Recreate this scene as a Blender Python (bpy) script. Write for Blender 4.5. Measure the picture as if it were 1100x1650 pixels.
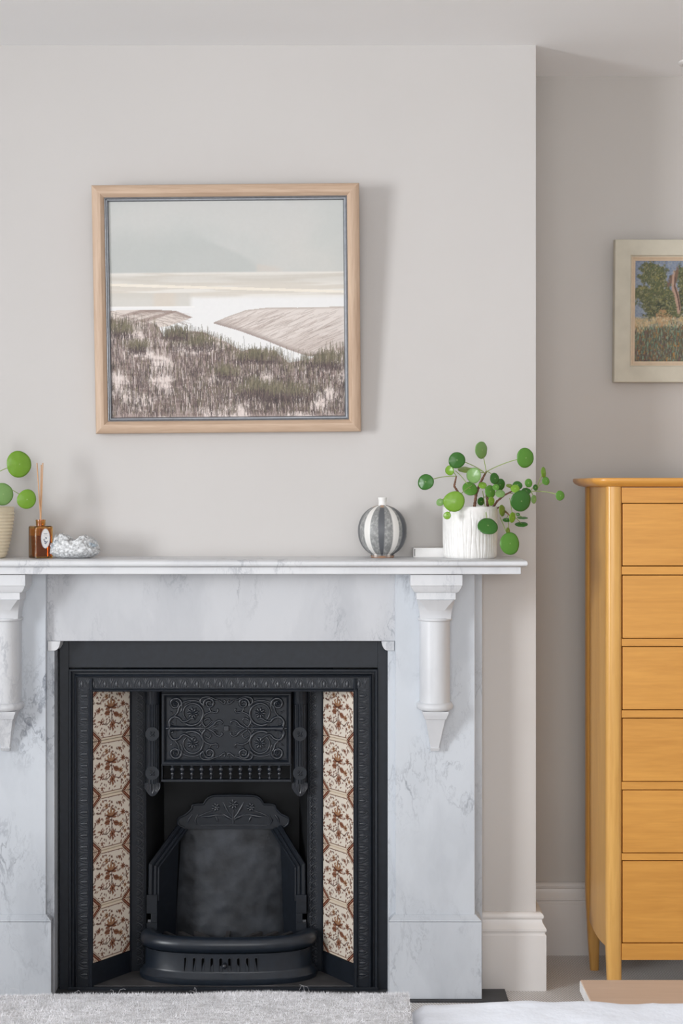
import bpy, bmesh, math, random
import numpy as np
from mathutils import Vector, Matrix, noise as mnoise

for _o in list(bpy.data.objects):
    bpy.data.objects.remove(_o)
S = bpy.context.scene
C = S.collection
PI = math.pi
R = math.radians

# ------------------------------------------------------------------ camera
F_PX, CX_PX, HZ, CAMY, CAMZ = 2623.0, 550.0, 785.0, -4.5, 1.385
cam_d = bpy.data.cameras.new('camera')
cam = bpy.data.objects.new('camera', cam_d); C.objects.link(cam)
cam.location = (0, CAMY, CAMZ); cam.rotation_euler = (PI/2, 0, 0)
cam_d.sensor_fit = 'VERTICAL'; cam_d.sensor_height = 36.0
cam_d.lens = F_PX*36.0/1650.0
cam_d.shift_x = 0.0; cam_d.shift_y = (HZ-825.0)/1650.0
cam_d.clip_start = 0.05; cam_d.clip_end = 100
S.camera = cam

# ------------------------------------------------------------------ world, lights, exposure
S.view_settings.view_transform = 'Standard'; S.view_settings.look = 'None'
S.view_settings.gamma = 1.0; S.view_settings.use_curve_mapping = False
S.view_settings.exposure = 0.0
S.cycles.use_denoising = True
S.cycles.max_bounces = 10; S.cycles.diffuse_bounces = 6
S.cycles.sample_clamp_indirect = 6.0
w = bpy.data.worlds.new('sky'); S.world = w; w.use_nodes = True
w.node_tree.nodes['Background'].inputs[0].default_value = (0.75, 0.86, 1.0, 1)
w.node_tree.nodes['Background'].inputs[1].default_value = 1.5

def area(name, loc, aim, sx, sy, power, col):
    d = bpy.data.lights.new(name, 'AREA'); d.shape = 'RECTANGLE'; d.size = sx; d.size_y = sy
    d.energy = power; d.color = col
    o = bpy.data.objects.new(name, d); C.objects.link(o); o.location = loc
    o.rotation_euler = (Vector(aim)-Vector(loc)).to_track_quat('-Z', 'Y').to_euler()
    return o
# daylight entering by the sash window in the left wall (the light the photo shows)
kl = area('window_daylight', (-4.12, -3.45, 1.60), (2.9, 0.0, 1.6), 1.1, 1.7, 36, (0.96, 0.98, 1.0))
kl.data.spread = R(75)
# added fill lamp behind the camera, set in an invented rear window
area('rear_fill_lamp', (-0.2, -5.72, 1.55), (-0.2, -3.0, -0.2), 2.6, 1.8, 78, (1.0, 0.975, 0.94))

# ------------------------------------------------------------------ helpers
def sc_at(y): return F_PX/(y-CAMY)
def X(px, y): return (px-CX_PX)/sc_at(y)
def Z(py, y): return CAMZ-(py-HZ)/sc_at(y)
def s2l(c):
    return tuple((v/255/12.92) if v/255 <= 0.04045 else ((v/255+0.055)/1.055)**2.4 for v in c)

ORG = {}
def origin_of(p): return ORG.get(p.name, Vector((0, 0, 0))) if p else Vector((0, 0, 0))

class MB:
    def __init__(s): s.v = []; s.f = []
    def add(s, vs, fs):
        n = len(s.v); s.v.extend(vs); s.f.extend([tuple(i+n for i in f) for f in fs]); return s
    def box(s, x0, x1, y0, y1, z0, z1):
        return s.add([(x0,y0,z0),(x1,y0,z0),(x1,y1,z0),(x0,y1,z0),(x0,y0,z1),(x1,y0,z1),(x1,y1,z1),(x0,y1,z1)],
              [(0,3,2,1),(4,5,6,7),(0,1,5,4),(1,2,6,5),(2,3,7,6),(3,0,4,7)])
    def loft(s, secs, cap=True, closed=True):
        n = len(secs[0]); vs = [p for q in secs for p in q]; fs = []
        for i in range(len(secs)-1):
            for j in range(n if closed else n-1):
                a = i*n+j; b = i*n+(j+1) % n
                fs.append((a, b, b+n, a+n))
        if cap:
            fs.append(tuple(range(n-1, -1, -1))); fs.append(tuple((len(secs)-1)*n+i for i in range(n)))
        return s.add(vs, fs)
    def lathe(s, prof, c=(0,0,0), n=32, cap=True, fn=None):
        secs = []
        for (r, z) in prof:
            q = []
            for i in range(n):
                a = 2*PI*i/n; rr = r if fn is None else fn(r, a, z)
                q.append((c[0]+rr*math.cos(a), c[1]+rr*math.sin(a), c[2]+z))
            secs.append(q)
        return s.loft(secs, cap)
    def tube(s, pts, rad, n=8, cap=True):
        pts = [Vector(p) for p in pts]; secs = []
        if not hasattr(rad, '__len__'): rad = [rad]*len(pts)
        up = None
        for i, p in enumerate(pts):
            t = (pts[min(i+1, len(pts)-1)]-pts[max(i-1, 0)]).normalized()
            if up is None:
                up = Vector((0, 0, 1)) if abs(t.z) < .9 else Vector((1, 0, 0))
            a = (up - t*up.dot(t)).normalized(); b = t.cross(a); up = a
            secs.append([tuple(p+(a*math.cos(2*PI*k/n)+b*math.sin(2*PI*k/n))*rad[i]) for k in range(n)])
        return s.loft(secs, cap)
    def ribbon(s, pts, ws, mp, h=0.7, n=4):
        """half-round raised line along a 2-D path; mp(u,v,d) maps it on a surface, d is the height off it"""
        if not hasattr(ws, '__len__'): ws = [ws]*len(pts)
        secs = []
        for i, p in enumerate(pts):
            q0 = pts[max(i-1, 0)]; q1 = pts[min(i+1, len(pts)-1)]
            tx, ty = q1[0]-q0[0], q1[1]-q0[1]; L = math.hypot(tx, ty) or 1e-9
            nx, ny = -ty/L, tx/L
            secs.append([mp(p[0]+nx*ws[i]*math.cos(PI*k/n), p[1]+ny*ws[i]*math.cos(PI*k/n), h*ws[i]*math.sin(PI*k/n)) for k in range(n+1)])
        return s.loft(secs, cap=False, closed=False)
    def build(s, name, mat, parent=None, bevel=0, smooth=35, seg=2, loc=None, local=False):
        me = bpy.data.meshes.new(name)
        o3 = Vector((0, 0, 0)) if local else (origin_of(parent) if parent else Vector(loc or (0, 0, 0)))
        me.from_pydata([(a-o3.x, b-o3.y, c-o3.z) for a, b, c in s.v], [], s.f)
        bm = bmesh.new(); bm.from_mesh(me); bmesh.ops.recalc_face_normals(bm, faces=bm.faces); bm.to_mesh(me); bm.free()
        me.materials.append(mat)
        return link(name, me, parent, bevel, smooth, seg, o3, loc)

def link(name, me, parent=None, bevel=0, smooth=35, seg=2, o3=Vector((0,0,0)), loc=None):
    if smooth:
        me.shade_smooth()
        if smooth < 180: me.set_sharp_from_angle(angle=R(smooth))
    o = bpy.data.objects.new(name, me); C.objects.link(o)
    if parent: o.parent = parent; ORG[o.name] = Vector(origin_of(parent))
    elif loc: o.location = loc; ORG[o.name] = Vector(loc)
    if bevel:
        m = o.modifiers.new('bevel', 'BEVEL'); m.width = bevel; m.segments = seg; m.limit_method = 'ANGLE'; m.angle_limit = R(40)
        m.harden_normals = True
    return o

def thing(name, label, cat, loc=(0,0,0), rot=(0,0,0), group=None):
    o = bpy.data.objects.new(name, None); C.objects.link(o); o.location = loc; o.rotation_euler = rot
    o.empty_display_size = 0.05
    o['label'] = label; o['category'] = cat
    if group: o['group'] = group
    ORG[o.name] = Vector(loc)
    return o
def tag(o, label, cat, group=None, kind=None):
    o['label'] = label; o['category'] = cat
    if group: o['group'] = group
    if kind: o['kind'] = kind
    return o
def struct(o): o['kind'] = 'structure'; return o
def inst(src, name, parent, loc=(0,0,0), rot=(0,0,0), scale=(1,1,1)):
    """a copy of a part sharing its mesh"""
    o = bpy.data.objects.new(name, src.data); C.objects.link(o)
    if parent: o.parent = parent; ORG[o.name] = Vector(origin_of(parent)); o.location = Vector(loc)-origin_of(parent)
    else: o.location = loc
    o.rotation_euler = rot; o.scale = scale
    for m in src.modifiers:
        if m.type == 'BEVEL':
            k = o.modifiers.new('bevel', 'BEVEL'); k.width = m.width; k.segments = m.segments; k.limit_method = 'ANGLE'
    return o

# ------------------------------------------------------------------ materials
def newmat(name):
    m = bpy.data.materials.new(name); m.use_nodes = True
    return m, m.node_tree, m.node_tree.nodes['Principled BSDF']
def N(t, ty, **kw):
    n = t.nodes.new(ty)
    for k, v in kw.items():
        if k in n.inputs: n.inputs[k].default_value = v
        else: setattr(n, k, v)
    return n
def coords(t, scale=(1,1,1), rot=(0,0,0)):
    tc = t.nodes.new('ShaderNodeTexCoord'); mp = t.nodes.new('ShaderNodeMapping')
    mp.inputs['Scale'].default_value = scale; mp.inputs['Rotation'].default_value = rot
    t.links.new(tc.outputs['Object'], mp.inputs['Vector']); return mp.outputs['Vector']
def ramp(t, fac, stops):
    r = t.nodes.new('ShaderNodeValToRGB'); cr = r.color_ramp
    while len(cr.elements) < len(stops): cr.elements.new(0.5)
    for e, (p, c) in zip(cr.elements, stops):
        e.position = p; e.color = (c[0], c[1], c[2], 1)
    t.links.new(fac, r.inputs['Fac']); return r.outputs['Color']
def bump(t, b, h, strength, dist):
    n = N(t, 'ShaderNodeBump', Strength=strength, Distance=dist)
    t.links.new(h, n.inputs['Height']); t.links.new(n.outputs['Normal'], b.inputs['Normal']); return n
def noise_node(t, vec, scale, detail=4, rough=.5, dist=0):
    n = N(t, 'ShaderNodeTexNoise', Scale=scale, Detail=detail, Roughness=rough, Distortion=dist)
    t.links.new(vec, n.inputs['Vector']); return n.outputs['Fac']

def plain(name, srgb, rough=.5, spec=.5, metal=0, mottling=.06, nscale=30, bstr=.0, bdist=.001, lin=None):
    m, t, b = newmat(name); c = lin or s2l(srgb)
    v = coords(t); f = noise_node(t, v, nscale, 4)
    lo = [x*(1-mottling) for x in c]; hi = [min(1, x*(1+mottling)) for x in c]
    t.links.new(ramp(t, f, [(.3, lo), (.7, hi)]), b.inputs['Base Color'])
    b.inputs['Roughness'].default_value = rough; b.inputs['Metallic'].default_value = metal
    b.inputs['Specular IOR Level'].default_value = spec
    if bstr: bump(t, b, f, bstr, bdist)
    return m

def marble(name, base, vein, rot=(0.3, 0.5, 0.9), dens=5.0, amount=.6):
    m, t, b = newmat(name)
    v = coords(t, (1.9, 1.4, .85), rot)
    warp = N(t, 'ShaderNodeTexNoise', Scale=3.5, Detail=5, Roughness=.6); t.links.new(v, warp.inputs['Vector'])
    mx = N(t, 'ShaderNodeVectorMath', operation='MULTIPLY_ADD')
    t.links.new(warp.outputs['Color'], mx.inputs[0]); mx.inputs[1].default_value = (.45, .45, .45); t.links.new(v, mx.inputs[2])
    def ridge(sc, wd, det):
        f = noise_node(t, mx.outputs[0], sc, det, .55)
        s_ = N(t, 'ShaderNodeMath', operation='SUBTRACT'); t.links.new(f, s_.inputs[0]); s_.inputs[1].default_value = .5
        a = N(t, 'ShaderNodeMath', operation='ABSOLUTE'); t.links.new(s_.outputs[0], a.inputs[0])
        mr = N(t, 'ShaderNodeMapRange'); t.links.new(a.outputs[0], mr.inputs['Value'])
        mr.inputs['From Min'].default_value = 0; mr.inputs['From Max'].default_value = wd
        mr.inputs['To Min'].default_value = 1; mr.inputs['To Max'].default_value = 0
        return mr.outputs['Result']
    r1 = ridge(dens, .028, 6); r2 = ridge(dens*2.7, .03, 4)
    gate = noise_node(t, v, 4.2, 3)
    g = N(t, 'ShaderNodeMapRange'); t.links.new(gate, g.inputs['Value']); g.inputs['From Min'].default_value = .47; g.inputs['From Max'].default_value = .68
    cl = noise_node(t, mx.outputs[0], 2.6, 4)
    cm = N(t, 'ShaderNodeMapRange'); t.links.new(cl, cm.inputs['Value']); cm.inputs['From Min'].default_value = .42; cm.inputs['From Max'].default_value = .75
    def mul(a, bb):
        n = N(t, 'ShaderNodeMath', operation='MULTIPLY')
        t.links.new(a, n.inputs[0])
        if isinstance(bb, float): n.inputs[1].default_value = bb
        else: t.links.new(bb, n.inputs[1])
        return n.outputs[0]
    def addn(a, bb):
        n = N(t, 'ShaderNodeMath', operation='ADD'); n.use_clamp = True
        t.links.new(a, n.inputs[0]); t.links.new(bb, n.inputs[1]); return n.outputs[0]
    tot = addn(addn(mul(mul(r1, g.outputs['Result']), amount), mul(mul(r2, g.outputs['Result']), amount*.55)), mul(cm.outputs['Result'], .30))
    mixn = N(t, 'ShaderNodeMix', data_type='RGBA')
    t.links.new(tot, mixn.inputs['Factor'])
    mixn.inputs[6].default_value = (*base, 1); mixn.inputs[7].default_value = (*vein, 1)
    t.links.new(mixn.outputs[2], b.inputs['Base Color'])
    b.inputs['Roughness'].default_value = .33
    b.inputs['Specular IOR Level'].default_value = .4
    return m

def wood(name, light, dark, axis='z', scale=1.0, rough=.4, contrast=1.0):
    m, t, b = newmat(name)
    sc = {'x': (1.6, 22, 22), 'y': (22, 1.6, 22), 'z': (22, 22, 1.6)}[axis]
    v = coords(t, tuple(q*scale for q in sc))
    tc = N(t, 'ShaderNodeObjectInfo')
    ad = N(t, 'ShaderNodeVectorMath', operation='ADD'); t.links.new(v, ad.inputs[0])
    sm = N(t, 'ShaderNodeVectorMath', operation='SCALE'); cmb = N(t, 'ShaderNodeCombineXYZ')
    for k in range(3): t.links.new(tc.outputs['Random'], cmb.inputs[k])
    t.links.new(cmb.outputs[0], sm.inputs[0]); sm.inputs['Scale'].default_value = 37.0
    t.links.new(sm.outputs[0], ad.inputs[1])
    f1 = noise_node(t, ad.outputs[0], 1.0, 5, .6, .8); f2 = noise_node(t, ad.outputs[0], 5.0, 3, .6, .4)
    mxx = N(t, 'ShaderNodeMath', operation='MULTIPLY_ADD'); t.links.new(f2, mxx.inputs[0]); mxx.inputs[1].default_value = .45
    sb = N(t, 'ShaderNodeMath', operation='MULTIPLY'); t.links.new(f1, sb.inputs[0]); sb.inputs[1].default_value = .6
    t.links.new(sb.outputs[0], mxx.inputs[2])
    w_ = .16/contrast
    t.links.new(ramp(t, mxx.outputs[0], [(.5-w_, dark), (.5+w_, light)]), b.inputs['Base Color'])
    b.inputs['Roughness'].default_value = rough
    bump(t, b, f2, .12, .0008)
    return m

def attr_mat(name, rough=.5, spec=.4, bstr=0, bscale=200, coat=0):
    m, t, b = newmat(name)
    a = N(t, 'ShaderNodeAttribute', attribute_name='paint')
    t.links.new(a.outputs['Color'], b.inputs['Base Color'])
    b.inputs['Roughness'].default_value = rough; b.inputs['Specular IOR Level'].default_value = spec
    b.inputs['Coat Weight'].default_value = coat; b.inputs['Coat Roughness'].default_value = .1
    if bstr: bump(t, b, noise_node(t, coords(t), bscale, 3), bstr, .0006)
    return m

M = {}
M['wall'] = plain('painted_wall', (0,0,0), .75, .25, mottling=.012, nscale=3, lin=(.605, .583, .566))
M['wall_deep'] = plain('painted_alcove_wall', (0,0,0), .75, .25, mottling=.012, nscale=3, lin=(.60, .57, .54))
M['ceiling'] = plain('ceiling_paint', (0,0,0), .8, .2, mottling=.01, nscale=2, lin=(.93, .93, .93))
M['skirting'] = plain('white_gloss_paint', (0,0,0), .3, .5, mottling=.01, nscale=8, lin=(.78, .76, .745))
M['marble'] = marble('carrara_marble', (.62, .655, .70), (.20, .22, .26), amount=.62)
M['marble_frieze'] = marble('carrara_marble_frieze', (.59, .60, .625), (.20, .22, .26), rot=(.2, .9, .1), dens=6, amount=.7)
M['marble_plain'] = marble('carrara_marble_pale', (.70, .71, .73), (.30, .32, .36), rot=(.7, .2, .4), dens=4, amount=.55)
M['iron'] = plain('black_cast_iron', (0,0,0), .45, .42, mottling=.2, nscale=60, bstr=.12, bdist=.0006, lin=(.009, .0125, .019))
M['iron_relief'] = plain('black_cast_iron_relief', (0,0,0), .30, .75, mottling=.2, nscale=90, bstr=.1, bdist=.0004, lin=(.013, .017, .025))
M['iron_satin'] = plain('black_satin_iron', (0,0,0), .33, .6, mottling=.15, nscale=50, bstr=.06, bdist=.0004, lin=(.012, .018, .028))
M['iron_matt'] = plain('sooty_cast_iron', (0,0,0), .62, .35, mottling=.3, nscale=20, bstr=.3, bdist=.002, lin=(.010, .011, .013))
M['slate'] = plain('dark_slate', (0,0,0), .5, .4, mottling=.25, nscale=14, bstr=.2, bdist=.001, lin=(.045, .046, .05))
M['dusty_iron'] = plain('dusty_iron_plate', (0,0,0), .6, .35, mottling=.45, nscale=12, bstr=.2, bdist=.001, lin=(.06, .058, .06))
M['white_ceramic'] = plain('white_ceramic', (0,0,0), .45, .45, mottling=.04, nscale=60, bstr=.25, bdist=.0006, lin=(.84, .83, .81))
M['cream_pot'] = plain('cream_ribbed_ceramic', (0,0,0), .5, .4, mottling=.05, nscale=40, lin=(.80, .70, .52))
M['soil'] = plain('potting_soil', (0,0,0), .9, .2, mottling=.5, nscale=120, bstr=.8, bdist=.004, lin=(.05, .035, .025))
M['bark'] = plain('brown_woody_stem', (0,0,0), .7, .3, mottling=.4, nscale=150, bstr=.6, bdist=.001, lin=(.20, .10, .065))
M['petiole'] = plain('green_leaf_stalk', (0,0,0), .5, .4, mottling=.1, nscale=50, lin=(.32, .42, .13))
M['paper'] = plain('white_paper', (0,0,0), .7, .3, mottling=.03, nscale=30, lin=(.84, .83, .82))
M['rock'] = plain('pale_mineral', (0,0,0), .5, .5, mottling=.5, nscale=150, bstr=.7, bdist=.003, lin=(.58, .59, .60))
M['silver'] = plain('silver_grey_slip', (0,0,0), .35, .5, metal=.5, mottling=.1, nscale=90, lin=(.22, .23, .25))
M['frame_wood'] = wood('limed_oak_frame', s2l((208, 182, 158)), s2l((176, 146, 122)), 'x', 1.6, .5, .8)
M['frame_wood_z'] = wood('limed_oak_frame_upright', s2l((208, 182, 158)), s2l((176, 146, 122)), 'z', 1.6, .5, .8)
M['cream_frame'] = plain('cream_painted_frame', (0,0,0), .55, .35, mottling=.05, nscale=25, bstr=.1, bdist=.0005, lin=(.60, .56, .46))
M['cream_slip'] = plain('buff_inner_slip', (0,0,0), .55, .35, mottling=.05, nscale=60, lin=(.66, .52, .38))
oakl, oakd = (.75, .365, .075), (.55, .24, .042)
M['oak_x'] = wood('golden_oak_drawer', oakl, oakd, 'x', 1.0, .38, .7)
M['oak_z'] = wood('golden_oak_upright', (.78, .45, .13), (.56, .27, .06), 'z', 1.0, .3, .7)
M['oak_top'] = wood('golden_oak_top', oakl, oakd, 'x', 1.0, .3, .7)
M['bench_oak'] = wood('pale_oak_bench', (.62, .45, .34), (.52, .36, .26), 'x', 1.0, .45, .7)
M['lit_bench_end'] = plain('painted_lit_bench_end', (0,0,0), .4, .4, lin=(.82, .80, .78))  # sunlit look of the bench end put into its colour
M['black'] = plain('painted_slot_shade', (0,0,0), .9, .05, lin=(.001, .001, .001))  # near-black colour stands in for the shade inside the slots
M['gap'] = plain('painted_gap_shade', (0,0,0), .9, .1, lin=(.05, .025, .012))  # dark colour stands in for shade between drawers and rails
M['tile'] = attr_mat('glazed_printed_tile', .16, .5, .05, 60)
M['canvas'] = attr_mat('painted_print', .5, .3)
M['oil'] = attr_mat('oil_painting', .45, .35, .5, 350)
M['vase'] = attr_mat('glazed_striped_vase', .4, .4, .15, 300)
M['leaf_paint'] = None

# leaf: green surface with a little light coming through
def leafmat(name, c, c2):
    m, t, b = newmat(name)
    v = coords(t)
    ln = N(t, 'ShaderNodeVectorMath', operation='LENGTH'); t.links.new(v, ln.inputs[0])
    f = noise_node(t, v, 90, 3)
    ad = N(t, 'ShaderNodeMath', operation='MULTIPLY_ADD'); t.links.new(f, ad.inputs[0]); ad.inputs[1].default_value = .01; 
    t.links.new(ln.outputs['Value'], ad.inputs[2])
    col = ramp(t, ad.outputs[0], [(.0062, (.50, .62, .28)), (.0072, c), (.020, c), (.040, c2)])
    t.links.new(col, b.inputs['Base Color']); b.inputs['Roughness'].default_value = .28
    b.inputs['Specular IOR Level'].default_value = .5
    tr = t.nodes.new('ShaderNodeBsdfTranslucent'); t.links.new(col, tr.inputs['Color'])
    mx = t.nodes.new('ShaderNodeMixShader'); mx.inputs[0].default_value = .25
    out = t.nodes['Material Output']
    t.links.new(b.outputs[0], mx.inputs[1]); t.links.new(tr.outputs[0], mx.inputs[2]); t.links.new(mx.outputs[0], out.inputs['Surface'])
    return m
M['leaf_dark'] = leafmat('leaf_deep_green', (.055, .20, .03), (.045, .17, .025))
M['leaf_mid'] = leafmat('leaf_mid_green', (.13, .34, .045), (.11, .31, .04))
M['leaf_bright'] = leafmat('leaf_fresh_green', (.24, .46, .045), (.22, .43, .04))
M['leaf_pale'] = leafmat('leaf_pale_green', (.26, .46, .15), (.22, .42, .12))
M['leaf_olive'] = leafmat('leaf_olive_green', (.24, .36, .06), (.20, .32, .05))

# amber glass
m, t, b = newmat('amber_glass'); b.inputs['Transmission Weight'].default_value = 1; b.inputs['Roughness'].default_value = .03
b.inputs['Base Color'].default_value = (.85, .47, .12, 1); b.inputs['IOR'].default_value = 1.45; M['amber'] = m
m, t, b = newmat('amber_liquid'); b.inputs['Transmission Weight'].default_value = 1; b.inputs['Roughness'].default_value = .0
b.inputs['Base Color'].default_value = (.60, .25, .05, 1); b.inputs['IOR'].default_value = 1.36; M['liquid'] = m
M['reed'] = plain('rattan_reed', (0,0,0), .7, .3, mottling=.1, nscale=80, lin=(.62, .36, .20))
M['crystal'] = plain('pale_blue_crystal', (0,0,0), .2, .6, mottling=.25, nscale=60, lin=(.42, .48, .53))

# textiles
m, t, b = newmat('white_cotton'); v = coords(t)
f = noise_node(t, v, 9, 5, .6); b.inputs['Base Color'].default_value = (.80, .83, .895, 1); b.inputs['Roughness'].default_value = .9
b.inputs['Specular IOR Level'].default_value = .15; b.inputs['Sheen Weight'].default_value = .1
bump(t, b, f, .5, .012); M['cotton'] = m
m, t, b = newmat('grey_wool'); v = coords(t, (60, 110, 60))
f = noise_node(t, v, 1.2, 4, .7)
t.links.new(ramp(t, f, [(.35, (.48, .475, .485)), (.62, (.74, .735, .755))]), b.inputs['Base Color']); b.inputs['Roughness'].default_value = 1
b.inputs['Specular IOR Level'].default_value = .1; bump(t, b, f, .9, .006); M['wool'] = m
M['wool_fibre'] = plain('wool_fibre', (0,0,0), .9, .1, mottling=.25, nscale=25, lin=(.66, .655, .675))
# carpet: ribbed loops running away from the hearth
m, t, b = newmat('grey_ribbed_carpet'); v = coords(t, rot=(0, 0, R(-20)))
wv = N(t, 'ShaderNodeTexWave', Scale=42, Distortion=1.2, Detail=2); wv.inputs['Detail Scale'].default_value = 6
t.links.new(v, wv.inputs['Vector'])
t.links.new(ramp(t, wv.outputs['Fac'], [(.1, (.50, .48, .47)), (.8, (.80, .78, .78))]), b.inputs['Base Color'])
b.inputs['Roughness'].default_value = .95; b.inputs['Specular IOR Level'].default_value = .1
bump(t, b, wv.outputs['Fac'], .3, .003); M['carpet'] = m

# ------------------------------------------------------------------ room
CEIL = 2.606
ALC = .34                 # depth of the alcoves beside the chimney breast
BX0, BX1 = -1.19, X(863, 0)
XL, XR, YB = -4.2, 1.95, -5.8
struct(MB().box(XL, XR, YB, ALC, -.05, 0).build('floor', M['carpet'], smooth=0))
struct(MB().box(XL, XR, YB, ALC, CEIL, CEIL+.05).build('ceiling', M['ceiling'], smooth=0))
b = MB()
b.box(BX0, -.80, 0, ALC, 0, CEIL); b.box(.15, BX1, 0, ALC, 0, CEIL); b.box(-.80, .15, 0, ALC, .985, CEIL)
struct(b.build('wall_chimney_breast', M['wall'], smooth=0))
struct(MB().box(XL-.1, XR+.1, ALC, ALC+.1, -.05, CEIL+.05).build('wall_back', M['wall_deep'], smooth=0))
struct(MB().box(XR, XR+.1, YB, ALC, -.05, CEIL+.05).build('wall_right', M['wall'], smooth=0))
b = MB()                                                       # left wall with its window opening
b.box(XL-.1, XL, YB, -4.1, 0, CEIL); b.box(XL-.1, XL, -2.8, ALC, 0, CEIL)
b.box(XL-.1, XL, -4.1, -2.8, 0, .62); b.box(XL-.1, XL, -4.1, -2.8, 2.45, CEIL)
struct(b.build('wall_left', M['wall'], smooth=0))
b = MB()
b.box(XL, -1.6, YB-.1, YB, 0, CEIL); b.box(1.2, XR, YB-.1, YB, 0, CEIL); b.box(-1.6, 1.2, YB-.1, YB, 0, .6); b.box(-1.6, 1.2, YB-.1, YB, 2.4, CEIL)
struct(b.build('wall_rear', M['wall'], smooth=0))
b = MB()
for (a, c) in ((-4.1, -4.05), (-2.85, -2.8)): b.box(XL-.09, XL-.03, a, c, .62, 2.45)
b.box(XL-.09, XL-.03, -4.05, -2.85, .62, .68); b.box(XL-.09, XL-.03, -4.05, -2.85, 2.39, 2.45); b.box(XL-.09, XL-.03, -4.05, -2.85, 1.50, 1.54)
struct(b.build('window_1', M['skirting']))
b = MB()
for x in (-1.6, -.7, .25, 1.15): b.box(x, x+.05, YB-.09, YB-.03, .6, 2.4)
b.box(-1.55, 1.15, YB-.09, YB-.03, .6, .66); b.box(-1.55, 1.15, YB-.09, YB-.03, 2.34, 2.4)
struct(b.build('rear_fill_window', M['skirting']))  # frame of an unseen window, added for the rear fill lamp

# baseboards: profile (distance off the wall, height)
SK = [(0, 0), (.026, 0), (.026, .152), (.0225, .156), (.0225, .160), (.0265, .164), (.0265, .170), (.022, .176), (.0165, .186), (.0145, .194), (.019, .198), (.020, .2035), (.017, .209), (.012, .2125), (0, .2125)]
def skirt(name, path, notch=None):
    # path: list of (x, y, nx, ny) with the normal scaled for mitres
    b = MB(); b.loft([[(x+nx*o, y+ny*o, z) for (o, z) in SK] for (x, y, nx, ny) in path])
    return struct(b.build(name, M['skirting'], smooth=25))
skirt('baseboard_chimney_breast', [(X(777, -.02)-.01, 0, 0, -1), (BX1, 0, 1, -1), (BX1, ALC-.0, 1, 0)])
skirt('baseboard_alcove', [(BX1+.02, ALC, 0, -1), (XR, ALC, 0, -1)])
skirt('baseboard_left', [(XL, ALC, 0, -1), (BX0, ALC, 0, -1)])

# ------------------------------------------------------------------ hearth
CXF = -.327                                   # centre line of the fireplace
def MX(x): return 2*CXF-x                      # mirror about it
hx = X(815, -.06)
h = MB().box(MX(hx), hx, -.128, 0, 0, .006).build('hearth', M['slate'], bevel=.001, loc=(CXF, 0, 0))
tag(h, 'dark slate hearth slab under the marble fireplace', 'hearth')

# ------------------------------------------------------------------ marble surround
su = thing('fireplace_surround', 'white grey-veined marble fireplace surround with corbels and a mantel shelf', 'fireplace surround', (CXF, 0, .006))
HZ0 = .006
SH_T, SH_B = 1.194, 1.155
hw_in = .452                                   # half width of the opening between the jambs
ztop = Z(1033, -.075)
# shelf: bullnose board over a thinner slab
def board(x0, x1, y0, z0, z1, r, n=8):
    rr = (z1-z0)/2; secs = []
    for k in range(n+1):
        a = -PI/2+PI*k/n; q = rr*(1-math.cos(a)*r); z = (z0+z1)/2+rr*math.sin(a)
        secs.append([(x0+q, 0, z), (x0+q, y0+q, z), (x1-q, y0+q, z), (x1-q, 0, z)])
    return MB().loft(secs)
xr = X(849.5, -.22); xs = X(839.5, -.205)
board(MX(xr), xr, -.225, Z(914, -.22), SH_T, 1.0).build('shelf_board', M['marble_plain'], su, smooth=50)
MB().box(MX(xs), xs, -.207, 0, Z(925.5, -.207), Z(914, -.22)+.001).build('shelf_slab', M['marble_plain'], su, bevel=.0025)
jy, py_, ply, oy = -.075, -.095, -.115, -.030
zsl = Z(925.5, -.207)
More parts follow.
